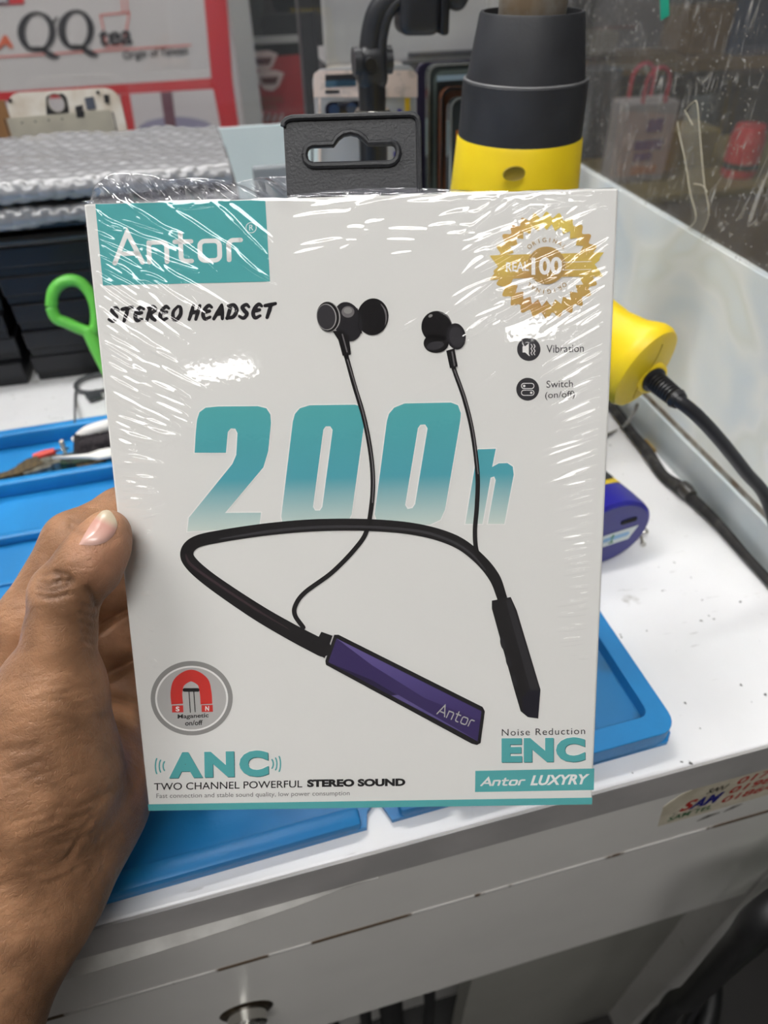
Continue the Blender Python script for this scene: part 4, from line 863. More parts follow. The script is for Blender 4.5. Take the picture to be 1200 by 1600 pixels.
add('red_grip', tube([a, (a+b)/2, b], [0.0028, 0.0033, 0.0026], 12), mat('grip red', (206,64,52), 0.45), rt, smooth='all'); add('shaft', tube([b, c_], 0.0009, 8), M_chrome, rt, smooth='all'); add('collar', box(onz(99, 698, 0.772), (0.0025, 0.004, 0.011), 0.0004), mat('cream plastic', (206,198,180), 0.5), rt)
labs = ['long dark metal scrap nearest the left edge in the mat channel', 'dark brown scrap left of the silver clip in the mat channel', 'brown board scrap in the middle of the mat channel', 'silver grey metal clip under the spatula tip', 'pale metal strip under the spatula', 'dark green board scrap under the brush', 'small dark scrap at the right under the brush', 'thin silver strip beside the brown board scrap']
for i, (px, py, L1, L2, rz, mi) in enumerate(((10,742,0.020,0.004,0.15,0), (30,736,0.012,0.006,0.4,0), (47,728,0.013,0.009,0.5,0), (68,724,0.020,0.008,0.25,1), (90,720,0.026,0.006,0.2,1), (122,718,0.020,0.009,-0.1,2), (140,722,0.016,0.007,0.2,0), (58,735,0.016,0.003,0.3,1))):
    p = onz(px, py-3, zch+0.0085); L1 *= 1.25; L2 *= 1.4
    lp = [(L1/2, -L2/2), (L1/2*0.9, L2/2), (0, L2/2*1.15), (-L1/2, L2/2*0.7), (-L1/2*0.95, -L2/2), (-L1*0.1, -L2/2*1.2)]
    cz, sz = math.cos(rz), math.sin(rz)
    tag(add('scrap', prism([lp], (p[0], p[1], zch+0.0004), (cz, sz, 0), (-sz, cz, 0), (0, 0, 1), 0.0075+0.0006*(i % 3)), M_scrap[mi]), labs[i], 'scrap', 'scraps in the mat channel')

# ------------------------------------------------------------------ below the desk
M_uc = mat('floor cord', (22,22,24), 0.5)
for i, (x, lab) in enumerate(((-0.02, 'black cable hanging in the knee space, leftmost'), (0.008, 'black cable hanging in the knee space, second from the left'), (0.030, 'thick black cable hanging in the knee space, third from the left'), (0.066, 'black cable slanting across the knee space, rightmost'))):
    tag(add('hanging_cable', tube([(x, 0.175+0.01*(i%2), 0.495), (x+0.005, 0.19, 0.40), (x+0.004*(i-1), 0.175, 0.25), (x+0.006*i, 0.18, 0.0125), (x+0.006*i, 0.05, 0.0125)], [0.006, 0.006, 0.006, 0.006, 0.006] if i != 2 else 0.012, 10), M_uc, smooth='all'), lab, 'cable', 'cables in the knee space')
tag(add('floor_cable', tube([(0.20, 0.10, 0.012), (0.36, 0.09, 0.02), (0.45, 0.16, 0.05), (0.47, 0.3, 0.012), (0.5, 0.6, 0.012)], 0.012, 10), M_uc, smooth='all'), 'thick black cable on the floor at the right of the desk', 'cable')
for k, off in enumerate((0.0, 0.035)):
    tag(add('floor_cable', tube([(0.12, -0.06-0.05*k, 0.0095), (0.22, 0.06-0.04*k, 0.012), ony(1010+20*k, 1605, 0.112-off*0.6), ony(1080, 1560-4*k, 0.108-off*0.5), ony(1150, 1500-20*k, 0.104-off*0.5), ony(1215, 1440-26*k, 0.10-off*0.5), (0.372+0.02*k, 0.13, 0.60), (0.362+0.02*k, 0.24, 0.64), (0.358+0.02*k, 0.40, 0.52), (0.362+0.03*k, 0.5, 0.0105)], 0.0065+0.002*k, 10), M_uc, smooth='all'), ('black cable looping past the right leg of the desk', 'thick black cable just right of the desk leg loop')[k], 'cable')
gb = thing('green_bin', 'dark green bin on the floor at the bottom right', 'bin', (0.62, 0.02, 0.0))
add('bin_body', lathe([(0.09, 0.0005), (0.115, 0.26), (0.118, 0.265), (0.112, 0.265), (0.09, 0.02)], (0.62, 0.02, 0.0), n=40), mat('bin green', (70,120,44), 0.5), gb, smooth=30)
add('bin_rim', lathe([(0.117, 0.255), (0.122, 0.262), (0.117, 0.268)], (0.62, 0.02, 0.0), n=40, cap0=False, cap1=False), mat('bin rim', (60,104,40), 0.5), gb, smooth=True)
# ------------------------------------------------------------------ the headset box held up to the camera
BC = np.array([0.0264, 0.1620, 0.9190]); BR = nrm([0.9752, -0.2210, 0.0114])
BDn = np.array([-0.0987, -0.4806, -0.8714]); BDn = nrm(BDn-BR*(BDn@BR)); BI = np.cross(BR, BDn); BI = BI if BI[1] > 0 else -BI; BO = -BI
BW, BH, BT = 0.161, 0.2065, 0.030
def fac(a, b, out=0.0): return BC + BR*a + BDn*b + BO*out      # front face: right, down, out towards the viewer
def pface(px, py, out=0.0): p = onplane(px, py, BC, BO)-BC; return fac(p@BR, p@BDn, out)
def pab(px, py): p = onplane(px, py, BC, BO)-BC; return np.array([p@BR, p@BDn])
hbx = thing('headset_box', 'white and teal boxed neckband headset in shrink wrap held up by the hand', 'box', fac(0, BH/2, -BT/2))
M_card = mat('box card', (231,230,227), 0.45); M_edge = mat('box edge', (236,234,232), 0.5)
RB = np.stack([BR, BDn, BI], 1)
cb_ = box(fac(0, 0, -BT/2), (BW, BH, BT), 0.0007, RB, 2)
add('carton', cb_, M_card, hbx)
M_teal = mat('print teal', (88,174,176), 0.45); M_ink = mat('print black', (26,24,26), 0.45); M_wht = mat('print white', (244,242,240), 0.45)
M_gry = mat('print grey', (150,148,146), 0.45); M_gry2 = mat('print light grey', (186,184,182), 0.45); M_small = mat('print mid grey', (120,118,118), 0.45)
M_mred = mat('print red', (208,56,50), 0.45); M_dk2 = mat('print charcoal', (58,56,60), 0.45); M_dk3 = mat('print soft black', (40,38,42), 0.4); M_hl = mat('print highlight', (120,116,118), 0.45)
def gradient(name, c0, c1, c2, b0, b1, b2):
    m = mat(name, c0, 0.45); nt = m.node_tree; b = nt.nodes['Principled BSDF']
    tc = nt.nodes.new('ShaderNodeTexCoord'); dt = nt.nodes.new('ShaderNodeVectorMath'); dt.operation = 'DOT_PRODUCT'
    nt.links.new(tc.outputs['Object'], dt.inputs[0]); dt.inputs[1].default_value = tuple(BDn)
    o0 = (BC-wloc(hbx))@BDn
    mr = nt.nodes.new('ShaderNodeMapRange'); mr.inputs[1].default_value = o0+b0; mr.inputs[2].default_value = o0+b2; nt.links.new(dt.outputs['Value'], mr.inputs[0])
    r = nt.nodes.new('ShaderNodeValToRGB'); e = r.color_ramp.elements; e[0].position = 0; e[0].color = lin(c0); e[1].position = 1; e[1].color = lin(c2)
    r.color_ramp.elements.new((b1-b0)/(b2-b0)).color = lin(c1)
    nt.links.new(mr.outputs[0], r.inputs[0]); nt.links.new(r.outputs[0], b.inputs['Base Color']); return m
def PR(nm, VF, m, lay=1, par=None, c=None):
    """flat print on the front face; c = (x0, y0, scale) of the working coordinates"""
    V, F_ = VF; V = np.asarray(V, float)
    if c: V = np.stack([c[0]+V[:, 0]/c[2], c[1]+V[:, 1]/c[2]], 1)
    return add(nm, (np.array([pface(p[0], p[1], 0.00004+0.00004*lay) for p in V]), F_), m, par or hbx)
C1, C2, C3, C4, C5, C6, C7, C8 = (120, 240, 2.727), (470, 300, 2.353), (270, 580, 2.105), (250, 780, 1.935), (210, 1000, 2.667), (640, 1080, 3.75), (740, 310, 5.4545), (460, 440, 4.0)
# logo panel
lp_ = PR('logo_panel', fill([[(149,319), (414.5,312.5), (422,440), (161,446)]]), M_teal, 1)
PR('logo_lettering', fit(logo2(0.165), (176,415), (381,409), (174,355)), M_wht, 2, lp_)
PR('registered_mark', stroke2(ell(743, 316, 22, 22, 20), 3, closed=True, smooth=False), M_wht, 2, lp_, C1)
PR('registered_mark', fit(text2('R', 0.0), (735,328), (753,327), (735,304)), M_wht, 2, lp_, C1)
PR('stereo_lettering', fit(brush2('STEREO HEADSET'), (168,505.5), (433,499), (168,478)), M_dk3, 1)
# big 200h with printed pale outline
G200 = gradient('print 200 teal', (90,178,180), (84,168,182), (214,224,216), pab(560, 630)[1], pab(560, 745)[1], pab(560, 828)[1])
def smooth_loop(L, per=4): P = np.vstack([L, L[:1]]); return [tuple(p) for p in spline(np.vstack([L[-1:], P, L[1:2]]), per)[per:-per-1]]
d2_ = [(72,268), (76,200), (80,160), (88,135), (108,120), (150,116), (280,115), (308,122), (321,142), (323,170), (314,262), (298,316), (172,466), (290,465), (284,515), (48,527), (53,482), (196,305), (209,275), (213,204), (206,189), (191,188), (181,200), (175,268)]
z1_ = [(395,165), (402,140), (418,122), (450,112), (600,110), (622,118), (631,142), (629,175), (588,470), (576,496), (545,510), (390,512), (362,500), (357,478)]
h1_ = [(495,192), (503,181), (518,181), (526,193), (492,446), (484,458), (468,458), (461,446)]
z2_ = [(704,165), (711,140), (728,120), (762,106), (915,103), (938,112), (947,138), (945,165), (895,455), (880,488), (845,505), (700,507), (672,494), (664,470)]
h2_ = [(806,187), (814,176), (830,175), (838,188), (797,437), (788,450), (772,453), (764,440)]
hh_ = [(1003,257), (1062,255), (1050,315), (1072,303), (1100,302), (1118,314), (1121,340), (1090,502), (1036,502), (1062,358), (1057,346), (1045,350), (1018,502), (962,502)]
for nm, lo_ in (('digit_two', [d2_]), ('digit_zero', [z1_, h1_]), ('digit_zero', [z2_, h2_]), ('letter_h', [hh_])):
    g_ = PR(nm, fill([lo_[0]]+[q[::-1] for q in lo_[1:]]), G200, 2, None, C3)
    for q in lo_: PR('pale_outline', stroke2(q, 7, closed=True, smooth=False), M_wht, 1, g_, C3)
# printed neckband headset
hp = PR('neckband_print', stroke2([(1035,300), (1010,235), (960,175), (890,125), (780,92), (640,78), (480,78), (330,90), (180,112), (108,130), (82,160), (96,195), (160,250), (290,338), (400,402), (492,450)], [30, 34, 34, 36, 36, 36, 37, 37, 37, 37, 40, 42, 44, 48, 50, 52]), M_ink, 4, None, C4)
PR('neckband_sheen', stroke2([(985,215), (935,160), (870,122), (780,96), (640,84), (480,84), (330,97), (180,120)], [4, 7, 8, 8, 8, 8, 9, 4], caps=False), M_dk2, 5, hp, C4)
PR('neckband_sheen', stroke2([(78,165), (92,195), (160,246), (290,332), (390,392)], [3, 9, 8, 7, 3], caps=False), mat('print plum', (62,46,52), 0.4), 5, hp, C4)
PR('cable_print', stroke2([(541,556), (553,600), (568,650), (578,700), (582.5,745), (581,785), (573,829), (555,857), (519,894), (477,925), (462,945), (461,961), (474,980)], 7.2), M_ink, 4, hp)
PR('cable_print', stroke2([(708,572), (712,585), (726,625), (738,675), (746,740), (745,790), (742,830), (745,862), (758,885)], 7), M_ink, 4, hp)
PR('cable_sheen', stroke2([(543,562), (555,602), (569,652), (579,702), (583.5,745), (582,785)], 1.6), M_hl, 5, hp); PR('cable_sheen', stroke2([(710,578), (727,625), (739,675), (747,740)], 1.6), M_hl, 5, hp)
PR('bar_collar', fill([[(488,400), (522,412), (498,480), (458,456)]]), M_ink, 5, hp, C4)
br_ = PR('bar_rim', fill([[(527,409), (540,409), (975,627), (982,640), (969,736), (958,742), (942,738), (502,500), (500,488)]]), M_ink, 5, hp, C4)
M_pu = mat('print purple', (58,44,96), 0.35)
PR('bar_face', fill([[(534,420), (972,640), (960,731), (509,492)]]), M_pu, 6, br_, C4)
PR('bar_facet', fill([[(534,420), (972,640), (968,668), (800,600), (640,500)]]), gradient('print violet', (104,90,150), (84,72,132), (66,52,108), pab(560, 1010)[1], pab(620, 1060)[1], pab(720, 1110)[1]), 7, br_, C4)
PR('bar_facet', fill([[(509,492), (640,545), (800,640), (960,731)]]), mat('print dark violet', (38,28,66), 0.35), 7, br_, C4)
PR('bar_facet', fill([[(720,590), (960,729), (700,592)]]), mat('print lilac', (96,84,140), 0.35), 8, br_, C4)
PR('bar_lettering', fit(logo2(0.13), (835,648), (942,690), (851,612)), M_gry2, 9, br_, C4)
ct_ = PR('control_print', fill([[(1003,306), (1060,295), (1078,335), (1150,575), (1143,662), (1112,658), (1090,640), (1075,590), (1003,330)]]), M_ink, 5, hp, C4)
for (x, y) in ((1036,436), (1053,490), (1070,547)): PR('control_button', fill([ell(x, y, 7, 19, 18, rot=-0.25)]), M_dk3, 6, ct_, C4)
PR('control_sheen', fill([[(1045,305), (1060,300), (1148,575), (1120,580)]]), mat('print dim', (44,42,46), 0.4), 6, ct_, C4)
PR('control_end', fill([[(1095,600), (1112,576), (1149,576), (1142,660), (1113,656), (1098,642)]]), mat('print blueblack', (22,20,34), 0.3), 7, ct_, C4)
# earbuds
eb = PR('earbud_print', fill([ell(490, 220, 98, 115, 40, rot=0.1)]), M_ink, 5, hp, C8)
PR('earbud_neck', fill([ell(335, 250, 88, 124, 40, rot=-0.25)]), M_dk3, 6, eb, C8)
PR('earbud_gap', stroke2([(392,170), (405,220), (400,280), (420,320)], 8), M_ink, 7, eb, C8)
PR('earbud_sheen', fill([ell(335, 190, 40, 36, 24)]), M_hl, 7, eb, C8); PR('earbud_sheen', fill([ell(335, 182, 26, 20, 24)]), M_gry, 8, eb, C8)
PR('earbud_sheen', stroke2([(540,140), (566,180), (574,230), (566,275)], [4, 10, 9, 3], caps=False), M_hl, 7, eb, C8)
PR('earbud_disc', fill([ell(213, 220, 74, 95, 44, rot=-0.12)]), M_gry2, 8, eb, C8); PR('earbud_disc', fill([ell(210, 220, 70, 93, 44, rot=-0.12)]), M_ink, 9, eb, C8)
PR('earbud_disc_ring', fill([ell(202, 222, 61, 82, 44, rot=-0.12)]), M_gry2, 10, eb, C8); PR('earbud_disc_face', fill([ell(200, 222, 57, 78, 44, rot=-0.12)]), M_dk2, 11, eb, C8)
PR('earbud_stem', fill([[(240,310), (300,305), (340,340), (354,455), (302,464), (275,365)]]), M_ink, 8, eb, C8); PR('stem_sheen', stroke2([(300,330), (330,440)], 8), M_hl, 9, eb, C8)
eb2 = PR('earbud_print', fill([ell(888, 282, 95, 98, 40)]), M_ink, 5, hp, C8)
PR('earbud_lower', fill([ell(885, 385, 78, 60, 40)]), M_ink, 5, eb2, C8); PR('earbud_tip', fill([ell(1010, 342, 60, 82, 36, rot=-0.15)]), M_dk3, 6, eb2, C8)
PR('earbud_tip_face', fill([ell(1012, 345, 44, 64, 36, rot=-0.15)]), M_dk2, 7, eb2, C8)
PR('earbud_sheen', stroke2([(905,190), (955,215), (985,265)], [4, 9, 4], caps=False), M_hl, 6, eb2, C8); PR('earbud_sheen', fill([ell(880, 400, 55, 26, 24, rot=-0.2)]), M_dk2, 6, eb2, C8); PR('earbud_sheen', fill([ell(850, 215, 14, 9, 18, rot=-0.5)]), M_gry, 6, eb2, C8)
PR('earbud_stem', fill([[(948,432), (1000,418), (1020,530), (972,542)]]), M_ink, 7, eb2, C8); PR('stem_sheen', stroke2([(985,440), (1000,525)], 9), M_hl, 8, eb2, C8)
# gold seal
M_gold = mat('gold foil', (230,204,98), 0.35, 0.25, rgb2=(196,150,88), scale=55, detail=1); M_gold2 = mat('gold foil dark', (186,150,84), 0.35, 0.3)
def gear(r0, r1, n, cx=622, cy=570): return [(cx+(r0+(r1-r0)*(0.5+0.5*math.cos(2*math.pi*n*k/(n*8))))*math.cos(2*math.pi*k/(n*8)-math.pi/2), cy+(r0+(r1-r0)*(0.5+0.5*math.cos(2*math.pi*n*k/(n*8))))*math.sin(2*math.pi*k/(n*8)-math.pi/2)) for k in range(n*8)]
sl = PR('gold_seal', fill([gear(405, 457, 26), [(622+(300 if k % 2 else 352)*math.cos(math.pi*k/26), 570+(300 if k % 2 else 352)*math.sin(math.pi*k/26)) for k in range(52)][::-1]]), M_gold, 2, None, C7)
PR('seal_ribbon', fill([[(135,487), (480,476), (780,470), (1110,460), (1030,562), (1105,668), (780,668), (470,678), (135,697), (212,588)]]), M_gold, 3, sl, C7)
PR('seal_disc', fill([ell(620, 572, 162, 160, 44)]), M_gold2, 4, sl, C7)
PR('seal_number', fit(text2('100', 0.035), (492,655), (752,648), (492,505)), M_wht, 5, sl, C7)
PR('seal_word', fit(text2('REAL', 0.02), (275,625), (470,618), (275,545)), M_wht, 5, sl, C7)
for yy in (545, 612): PR('seal_rule', stroke2([(760, yy), (1000, yy-6)], 5, smooth=False), M_wht, 5, sl, C7)
for flip in (0, 1):
    for k, ch in enumerate('ORIGINAL'):
        VF = text2(ch, 0.0); th = math.radians(-132+12.2*k) + (math.pi if flip else 0)
        V = (VF[0]-np.array([(VF[0][:, 0].min()+VF[0][:, 0].max())/2, 0]))*52
        R_ = 200 if not flip else 205; ct, sn = math.cos(th+math.pi/2), math.sin(th+math.pi/2)
        q = np.stack([622+R_*math.cos(th)+V[:, 0]*ct+V[:, 1]*sn, 572+R_*math.sin(th)+V[:, 0]*sn-V[:, 1]*ct], 1)
        PR('seal_letter', (q, VF[1]), M_gold2, 3, sl, C7)
# vibration and switch icons
vi = PR('vibration_icon', fill([ell(838, 578, 43, 43, 40)]), M_dk2, 1, None, C2)
PR('icon_mark', fill([[(815,567), (825,567), (838,556), (838,602), (825,590), (815,590)]]), M_wht, 2, vi, C2)
for dx in (0, 10): PR('icon_mark', stroke2([(847+dx,560), (851+dx,568), (846+dx,576), (851+dx,584), (846+dx,592), (850+dx,599)], 3, smooth=False), M_wht, 2, vi, C2)
PR('icon_mark', stroke2([(814,555), (840,602)], 3, smooth=False), M_wht, 3, vi, C2)
sw = PR('switch_icon', fill([ell(834, 725, 42, 42, 40)]), M_dk2, 1, None, C2)
for yy, s_ in ((713, -1), (738, 1)):
    PR('icon_mark', stroke2(rrect(46, 19, 9, 5, 834, yy), 2.6, closed=True, smooth=False), M_wht, 2, sw, C2); PR('icon_mark', fill([ell(834+s_*13, yy, 4.5, 4.5, 14)]), M_wht, 2, sw, C2)
PR('vibration_lettering', fit(text2('Vibration'), (903,592), (1040,588), (903,563)), M_dk2, 1, None, C2)
PR('switch_lettering', fit(text2('Switch'), (903,720), (1000,717), (903,694)), M_dk2, 1, None, C2); PR('switch_lettering', fit(text2('(on/off)'), (898,766), (1007,761), (898,735)), M_dk2, 1, None, C2)
# magnet roundel
mg = PR('magnet_roundel', fill([ell(239, 242, 171, 155, 60)]), M_gry, 1, None, C5)
PR('roundel_ring', fill([ell(239, 243, 152, 136, 60)]), M_wht, 2, mg, C5); PR('roundel_face', fill([ell(239, 243, 144, 129, 60)]), M_gry2, 3, mg, C5)
PR('magnet', stroke2([(179,266), (176,215), (190,172), (237,147), (284,172), (297,215), (301,266)], 49, caps=False), M_mred, 4, mg, C5)
for (x, y, ch) in ((181,286,'S'), (304,284,'N')):
    PR('magnet_foot', fill([[(x-24,y-14), (x+23,y-15), (x+24,y+14), (x-23,y+15)]]), M_mred, 4, mg, C5); PR('magnet_letter', fit(text2(ch, 0.03), (x-8,y+10), (x+8,y+10), (x-8,y-10)), M_wht, 5, mg, C5)
PR('earbud_icon', fill([rrect(70, 15, 7, 5, 237, 207)]), M_ink, 4, mg, C5); PR('earbud_icon', stroke2([(228,212), (234,300)], 4, smooth=False), M_ink, 4, mg, C5); PR('earbud_icon', stroke2([(248,212), (254,298)], 4, smooth=False), M_ink, 4, mg, C5)
PR('roundel_lettering', fit(text2('Maganetic', 0.02), (181,332), (310,326), (181,309)), M_ink, 4, mg, C5); PR('roundel_lettering', fit(text2('on/off', 0.02), (212,356), (285,353), (212,335)), M_ink, 4, mg, C5)
# ANC, ENC and captions
def shaded_word(nm, s_, bl, br, tl, c, sp=1.25, bold=0.06):
    sh_ = PR(nm, fit(text2(s_, bold, 0, sp), bl, br, tl), M_teal, 3, None, c); off = np.array([2.5, 3.0])*c[2]/2.667
    PR('letter_shadow', fit(text2(s_, bold, 0, sp), np.array(bl)+off, np.array(br)+off, np.array(tl)+off), mat('print shadow teal', (60,104,108), 0.45), 2, sh_, c)
    PR('letter_glow', fit(text2(s_, bold, 0, sp), np.array(bl)-off*0.8, np.array(br)-off*0.8, np.array(tl)-off*0.8), M_wht, 1, sh_, c); return sh_
shaded_word('anc_lettering', 'ANC', (145,576), (560,567), (143,467), C5)
shaded_word('enc_lettering', 'ENC', (538,417), (1028,412), (538,273), C6, 1.12)
for k in range(3):
    PR('sound_wave', stroke2([(120-16*k+8*(1-math.cos(t_))*1.6+0.0, 525+math.sin(t_)*(22+8*k)) for t_ in np.linspace(-0.95, 0.95, 7)], 6), M_teal, 1, None, C5)
    PR('sound_wave', stroke2([(579+15*k-8*(1-math.cos(t_))*1.6, 516+math.sin(t_)*(22+8*k)) for t_ in np.linspace(-0.95, 0.95, 7)], 6), M_teal, 1, None, C5)
PR('caption_lettering', fit(text2('TWO CHANNEL POWERFUL', 0.006), (82,626), (700,614), (82,596)), M_ink, 1, None, C5)
PR('caption_lettering', fit(text2('STEREO SOUND', 0.055), (720,613), (1129,608), (720,581)), M_ink, 1, None, C5)
PR('small_lettering', fit(text2('Fast connection and stable sound quality, low power consumption'), (92,664), (897,652), (92,640)), M_small, 1, None, C5)
PR('noise_lettering', fit(text2('Noise Reduction', 0.0, 0, 1.15), (540,261), (1028,251), (540,222)), M_ink, 1, None, C6)
rb_ = PR('luxury_ribbon', fill([[(385,466), (1082,452), (1079,578), (383,590)]]), M_teal, 1, None, C6)
PR('ribbon_lettering', fit(logo2(0.24), (412,556), (668,551), (432,498)), M_wht, 2, rb_, C6)
PR('ribbon_lettering', fit(text2('LUXYRY', 0.035, 0.3), (706,552), (1055,544), (706,492)), M_wht, 2, rb_, C6)
PR('teal_strip', fill([[(231,1256.5), (925.6,1246), (924.6,1256.6), (232.4,1266.6)]]), M_teal, 1)

for nm_, m_ in MATS.items():                           # matt printed card under the glossy film
    if nm_.startswith(('print ', 'box ')):
        m_.node_tree.nodes['Principled BSDF'].inputs['Specular IOR Level'].default_value = 0.08; m_.node_tree.nodes['Principled BSDF'].inputs['Roughness'].default_value = 0.8
# black hang tab
M_tab = mat('hang tab plastic', (38,39,43), 0.5, bump=0.25, bscale=1400)
TO = -0.003
def ptab(x, y): p = onplane(440+x/5, 160+y/5, fac(0, 0, TO), BO)-fac(0, 0, TO); return (p@BR, p@BDn)
outer = [ptab(*p) for p in ((14,190), (18,160), (40,138), (80,124), (1000,96), (1036,104), (1062,128), (1070,165), (1080,800), (48,830))]
hole_ = [ptab(*p) for p in ((180,412), (186,375), (206,348), (240,334), (402,329), (432,282), (480,247), (540,236), (600,250), (645,285), (678,322), (860,316), (892,330), (910,360), (914,398), (904,438), (880,468), (845,481), (252,496), (215,484), (190,456))]
tab = add('hang_tab', prism([outer, hole_[::-1]], fac(0, 0, TO), BR, BDn, -BO, 0.0012), M_tab, hbx)
def at_tab(p, o): return fac(p[0], p[1], TO+o)
add('tab_rim', tube([at_tab(p, 0.0002) for p in outer[:9]], 0.0009, 8, smooth=False), M_tab, tab, smooth=True)
add('hole_rim', tube([at_tab(p, 0.0002) for p in hole_], 0.0010, 8, closed=True, smooth=False), M_tab, tab, smooth=True)

# shrink wrap: front sheet with real wrinkles
M_film = film_mat('shrink film', 0.045, 0.030, haze=0.003)
st_ = 0.00028; na, nb = int(BW/st_)+1, int(BH/st_)+1
A = np.linspace(-BW/2, BW/2, na); B = np.linspace(-BH/2, BH/2, nb); Hf = np.zeros((na, nb))
def ridge(px, py, angle_px, length_px, w_mm, h_mm, bend=0.0):
    c0 = pab(px, py); d = np.array([math.cos(angle_px), math.sin(angle_px)])
    e = pab(px+d[0]*length_px/2, py+d[1]*length_px/2)-c0; Lh = np.linalg.norm(e); u_ = e/Lh; v_ = np.array([-u_[1], u_[0]]); wd_ = w_mm*0.001
    i0, i1 = np.searchsorted(A, [c0[0]-Lh-3*wd_, c0[0]+Lh+3*wd_]); j0, j1 = np.searchsorted(B, [c0[1]-Lh-3*wd_, c0[1]+Lh+3*wd_])
    if i1 <= i0 or j1 <= j0: return
    X, Y = np.meshgrid(A[i0:i1]-c0[0], B[j0:j1]-c0[1], indexing='ij')
    s = (X*u_[0]+Y*u_[1])/Lh; t = (X*v_[0]+Y*v_[1])-bend*Lh*s*s
    tp_ = np.clip(1-s*s, 0, 1); wl = wd_*(0.55+0.45*tp_)
    Hf[i0:i1, j0:j1] += 1.3*h_mm*0.001*np.exp(-np.abs(t/wl)**3)*tp_**1.1
U_ = RNG.uniform
def edge_l(y): return 130+(y-318)*0.1075
def edge_r(y): return 967-(y-293)*0.0436
for k in range(62):                                    # fan of pleats off the left edge
    f_ = (k+U_(-0.3, 0.3))/62; f_ = min(max(f_, 0), 1); y = 332+575*f_
    a_d = np.interp(f_, [0, 0.25, 0.5, 0.72, 0.85, 1], [20, 34, 24, 8, -8, -14]); x = edge_l(y)+8
    for part in range(1 if f_ > 0.6 else 2):
        L1 = U_(34, 95)*(1.1-0.35*f_); an = math.radians(a_d+U_(-5, 5)); ridge(x+L1*0.5*math.cos(an), y+L1*0.5*math.sin(an), an, L1, U_(0.45, 0.95), U_(0.14, 0.34), U_(-0.08, 0.08)); x += L1*U_(0.7, 1.1); y += U_(-6, 10)
for k in range(42):                                    # long diagonal pleats across the logo corner
    x, y = U_(165, 400), U_(335, 560)
    if x-150 > (620-y)*1.1: continue
    ridge(x, y, math.radians(U_(30, 48)), U_(60, 170), U_(0.5, 1.0), U_(0.12, 0.32), U_(-0.06, 0.06))
for k in range(50):                                    # pleats off the right edge
    f_ = (k+U_(-0.3, 0.3))/50; f_ = min(max(f_, 0), 1); y = 480+560*f_; an = math.radians(np.interp(f_, [0, 0.4, 1], [-32, -18, -3])+U_(-4, 4)); L1 = U_(40, 120)*(1.1-0.6*f_)
    ridge(edge_r(y)-12-L1*0.5*math.cos(an), y, an, L1, U_(0.45, 0.9), U_(0.13, 0.30))
for k in range(60):                                    # gathers round the seal and upper right corner
    x, y = U_(735, 955), U_(310, 520); ridge(x, y, math.radians(U_(-42, -18)), U_(30, 120), U_(0.4, 0.8), U_(0.08, 0.24), U_(-0.12, 0.12))
for k in range(30):                                    # little curls over the seal
    x, y = U_(780, 910), U_(350, 480); ridge(x, y, math.radians(U_(-70, 70)), U_(12, 34), U_(0.4, 0.7), U_(0.08, 0.18), U_(-0.4, 0.4))
for k in range(26): ridge(U_(480, 760), U_(312, 400), math.radians(U_(-24, 4)), U_(25, 90), U_(0.5, 0.9), U_(0.06, 0.18))
for k in range(70): ridge(U_(140, 960), 305+U_(0, 22)-0.03*(U_(140, 960)-140)*0.4, math.radians(U_(-8, 4)), U_(30, 130), U_(0.5, 0.9), U_(0.08, 0.2))
for k in range(12): y = U_(900, 1050); ridge(edge_l(y)+U_(20, 40), y, math.radians(U_(-4, 16)), U_(10, 26), U_(0.5, 0.9), U_(0.08, 0.18))
for k in range(10): ridge(U_(640, 790), U_(480, 600), math.radians(U_(-35, -15)), U_(30, 80), U_(0.5, 0.7), U_(0.06, 0.14))
Xg, Yg = np.meshgrid(A, B, indexing='ij')
Hf += 0.00012*(np.sin(Xg*55+1)*np.sin(Yg*38+0.6))
ed = np.minimum.reduce([Xg+BW/2, BW/2-Xg, Yg+BH/2, BH/2-Yg]); Hf *= np.clip(ed/0.003, 0.0, 1)
mn_ = RNG.normal(0, 1, Hf.shape)
for _ in range(3): mn_ = (mn_+np.roll(mn_, 1, 0)+np.roll(mn_, -1, 0)+np.roll(mn_, 1, 1)+np.roll(mn_, -1, 1))/5
Hf += 0.0000016*mn_/mn_.std()
Hf += 0.0007
Pf = BC + Xg[..., None]*BR + Yg[..., None]*BDn + Hf[..., None]*BO
idx = np.arange(na*nb).reshape(na, nb)
Ff = np.stack([idx[:-1, :-1], idx[1:, :-1], idx[1:, 1:], idx[:-1, 1:]], -1).reshape(-1, 4)
def add_grid(name, P, F, m, parent):
    o0 = wloc(parent); me = bpy.data.meshes.new(name); P = np.ascontiguousarray(P.reshape(-1, 3)-o0, dtype=np.float32)
    me.vertices.add(len(P)); me.vertices.foreach_set('co', P.ravel()); nl = F.size; me.loops.add(nl); me.polygons.add(len(F))
    me.loops.foreach_set('vertex_index', F.ravel().astype(np.int32)); k_ = F.shape[1]
    me.polygons.foreach_set('loop_start', np.arange(0, nl, k_, dtype=np.int32)); me.polygons.foreach_set('use_smooth', np.ones(len(F), dtype=bool))
    me.update(calc_edges=True); me.validate(); me.materials.append(m)
    o = bpy.data.objects.new(name, me); COL.objects.link(o); o.parent = parent; return o
add_grid('shrink_wrap', Pf, Ff, M_film, hbx)['label'] = 'clear wrinkled shrink wrap film'
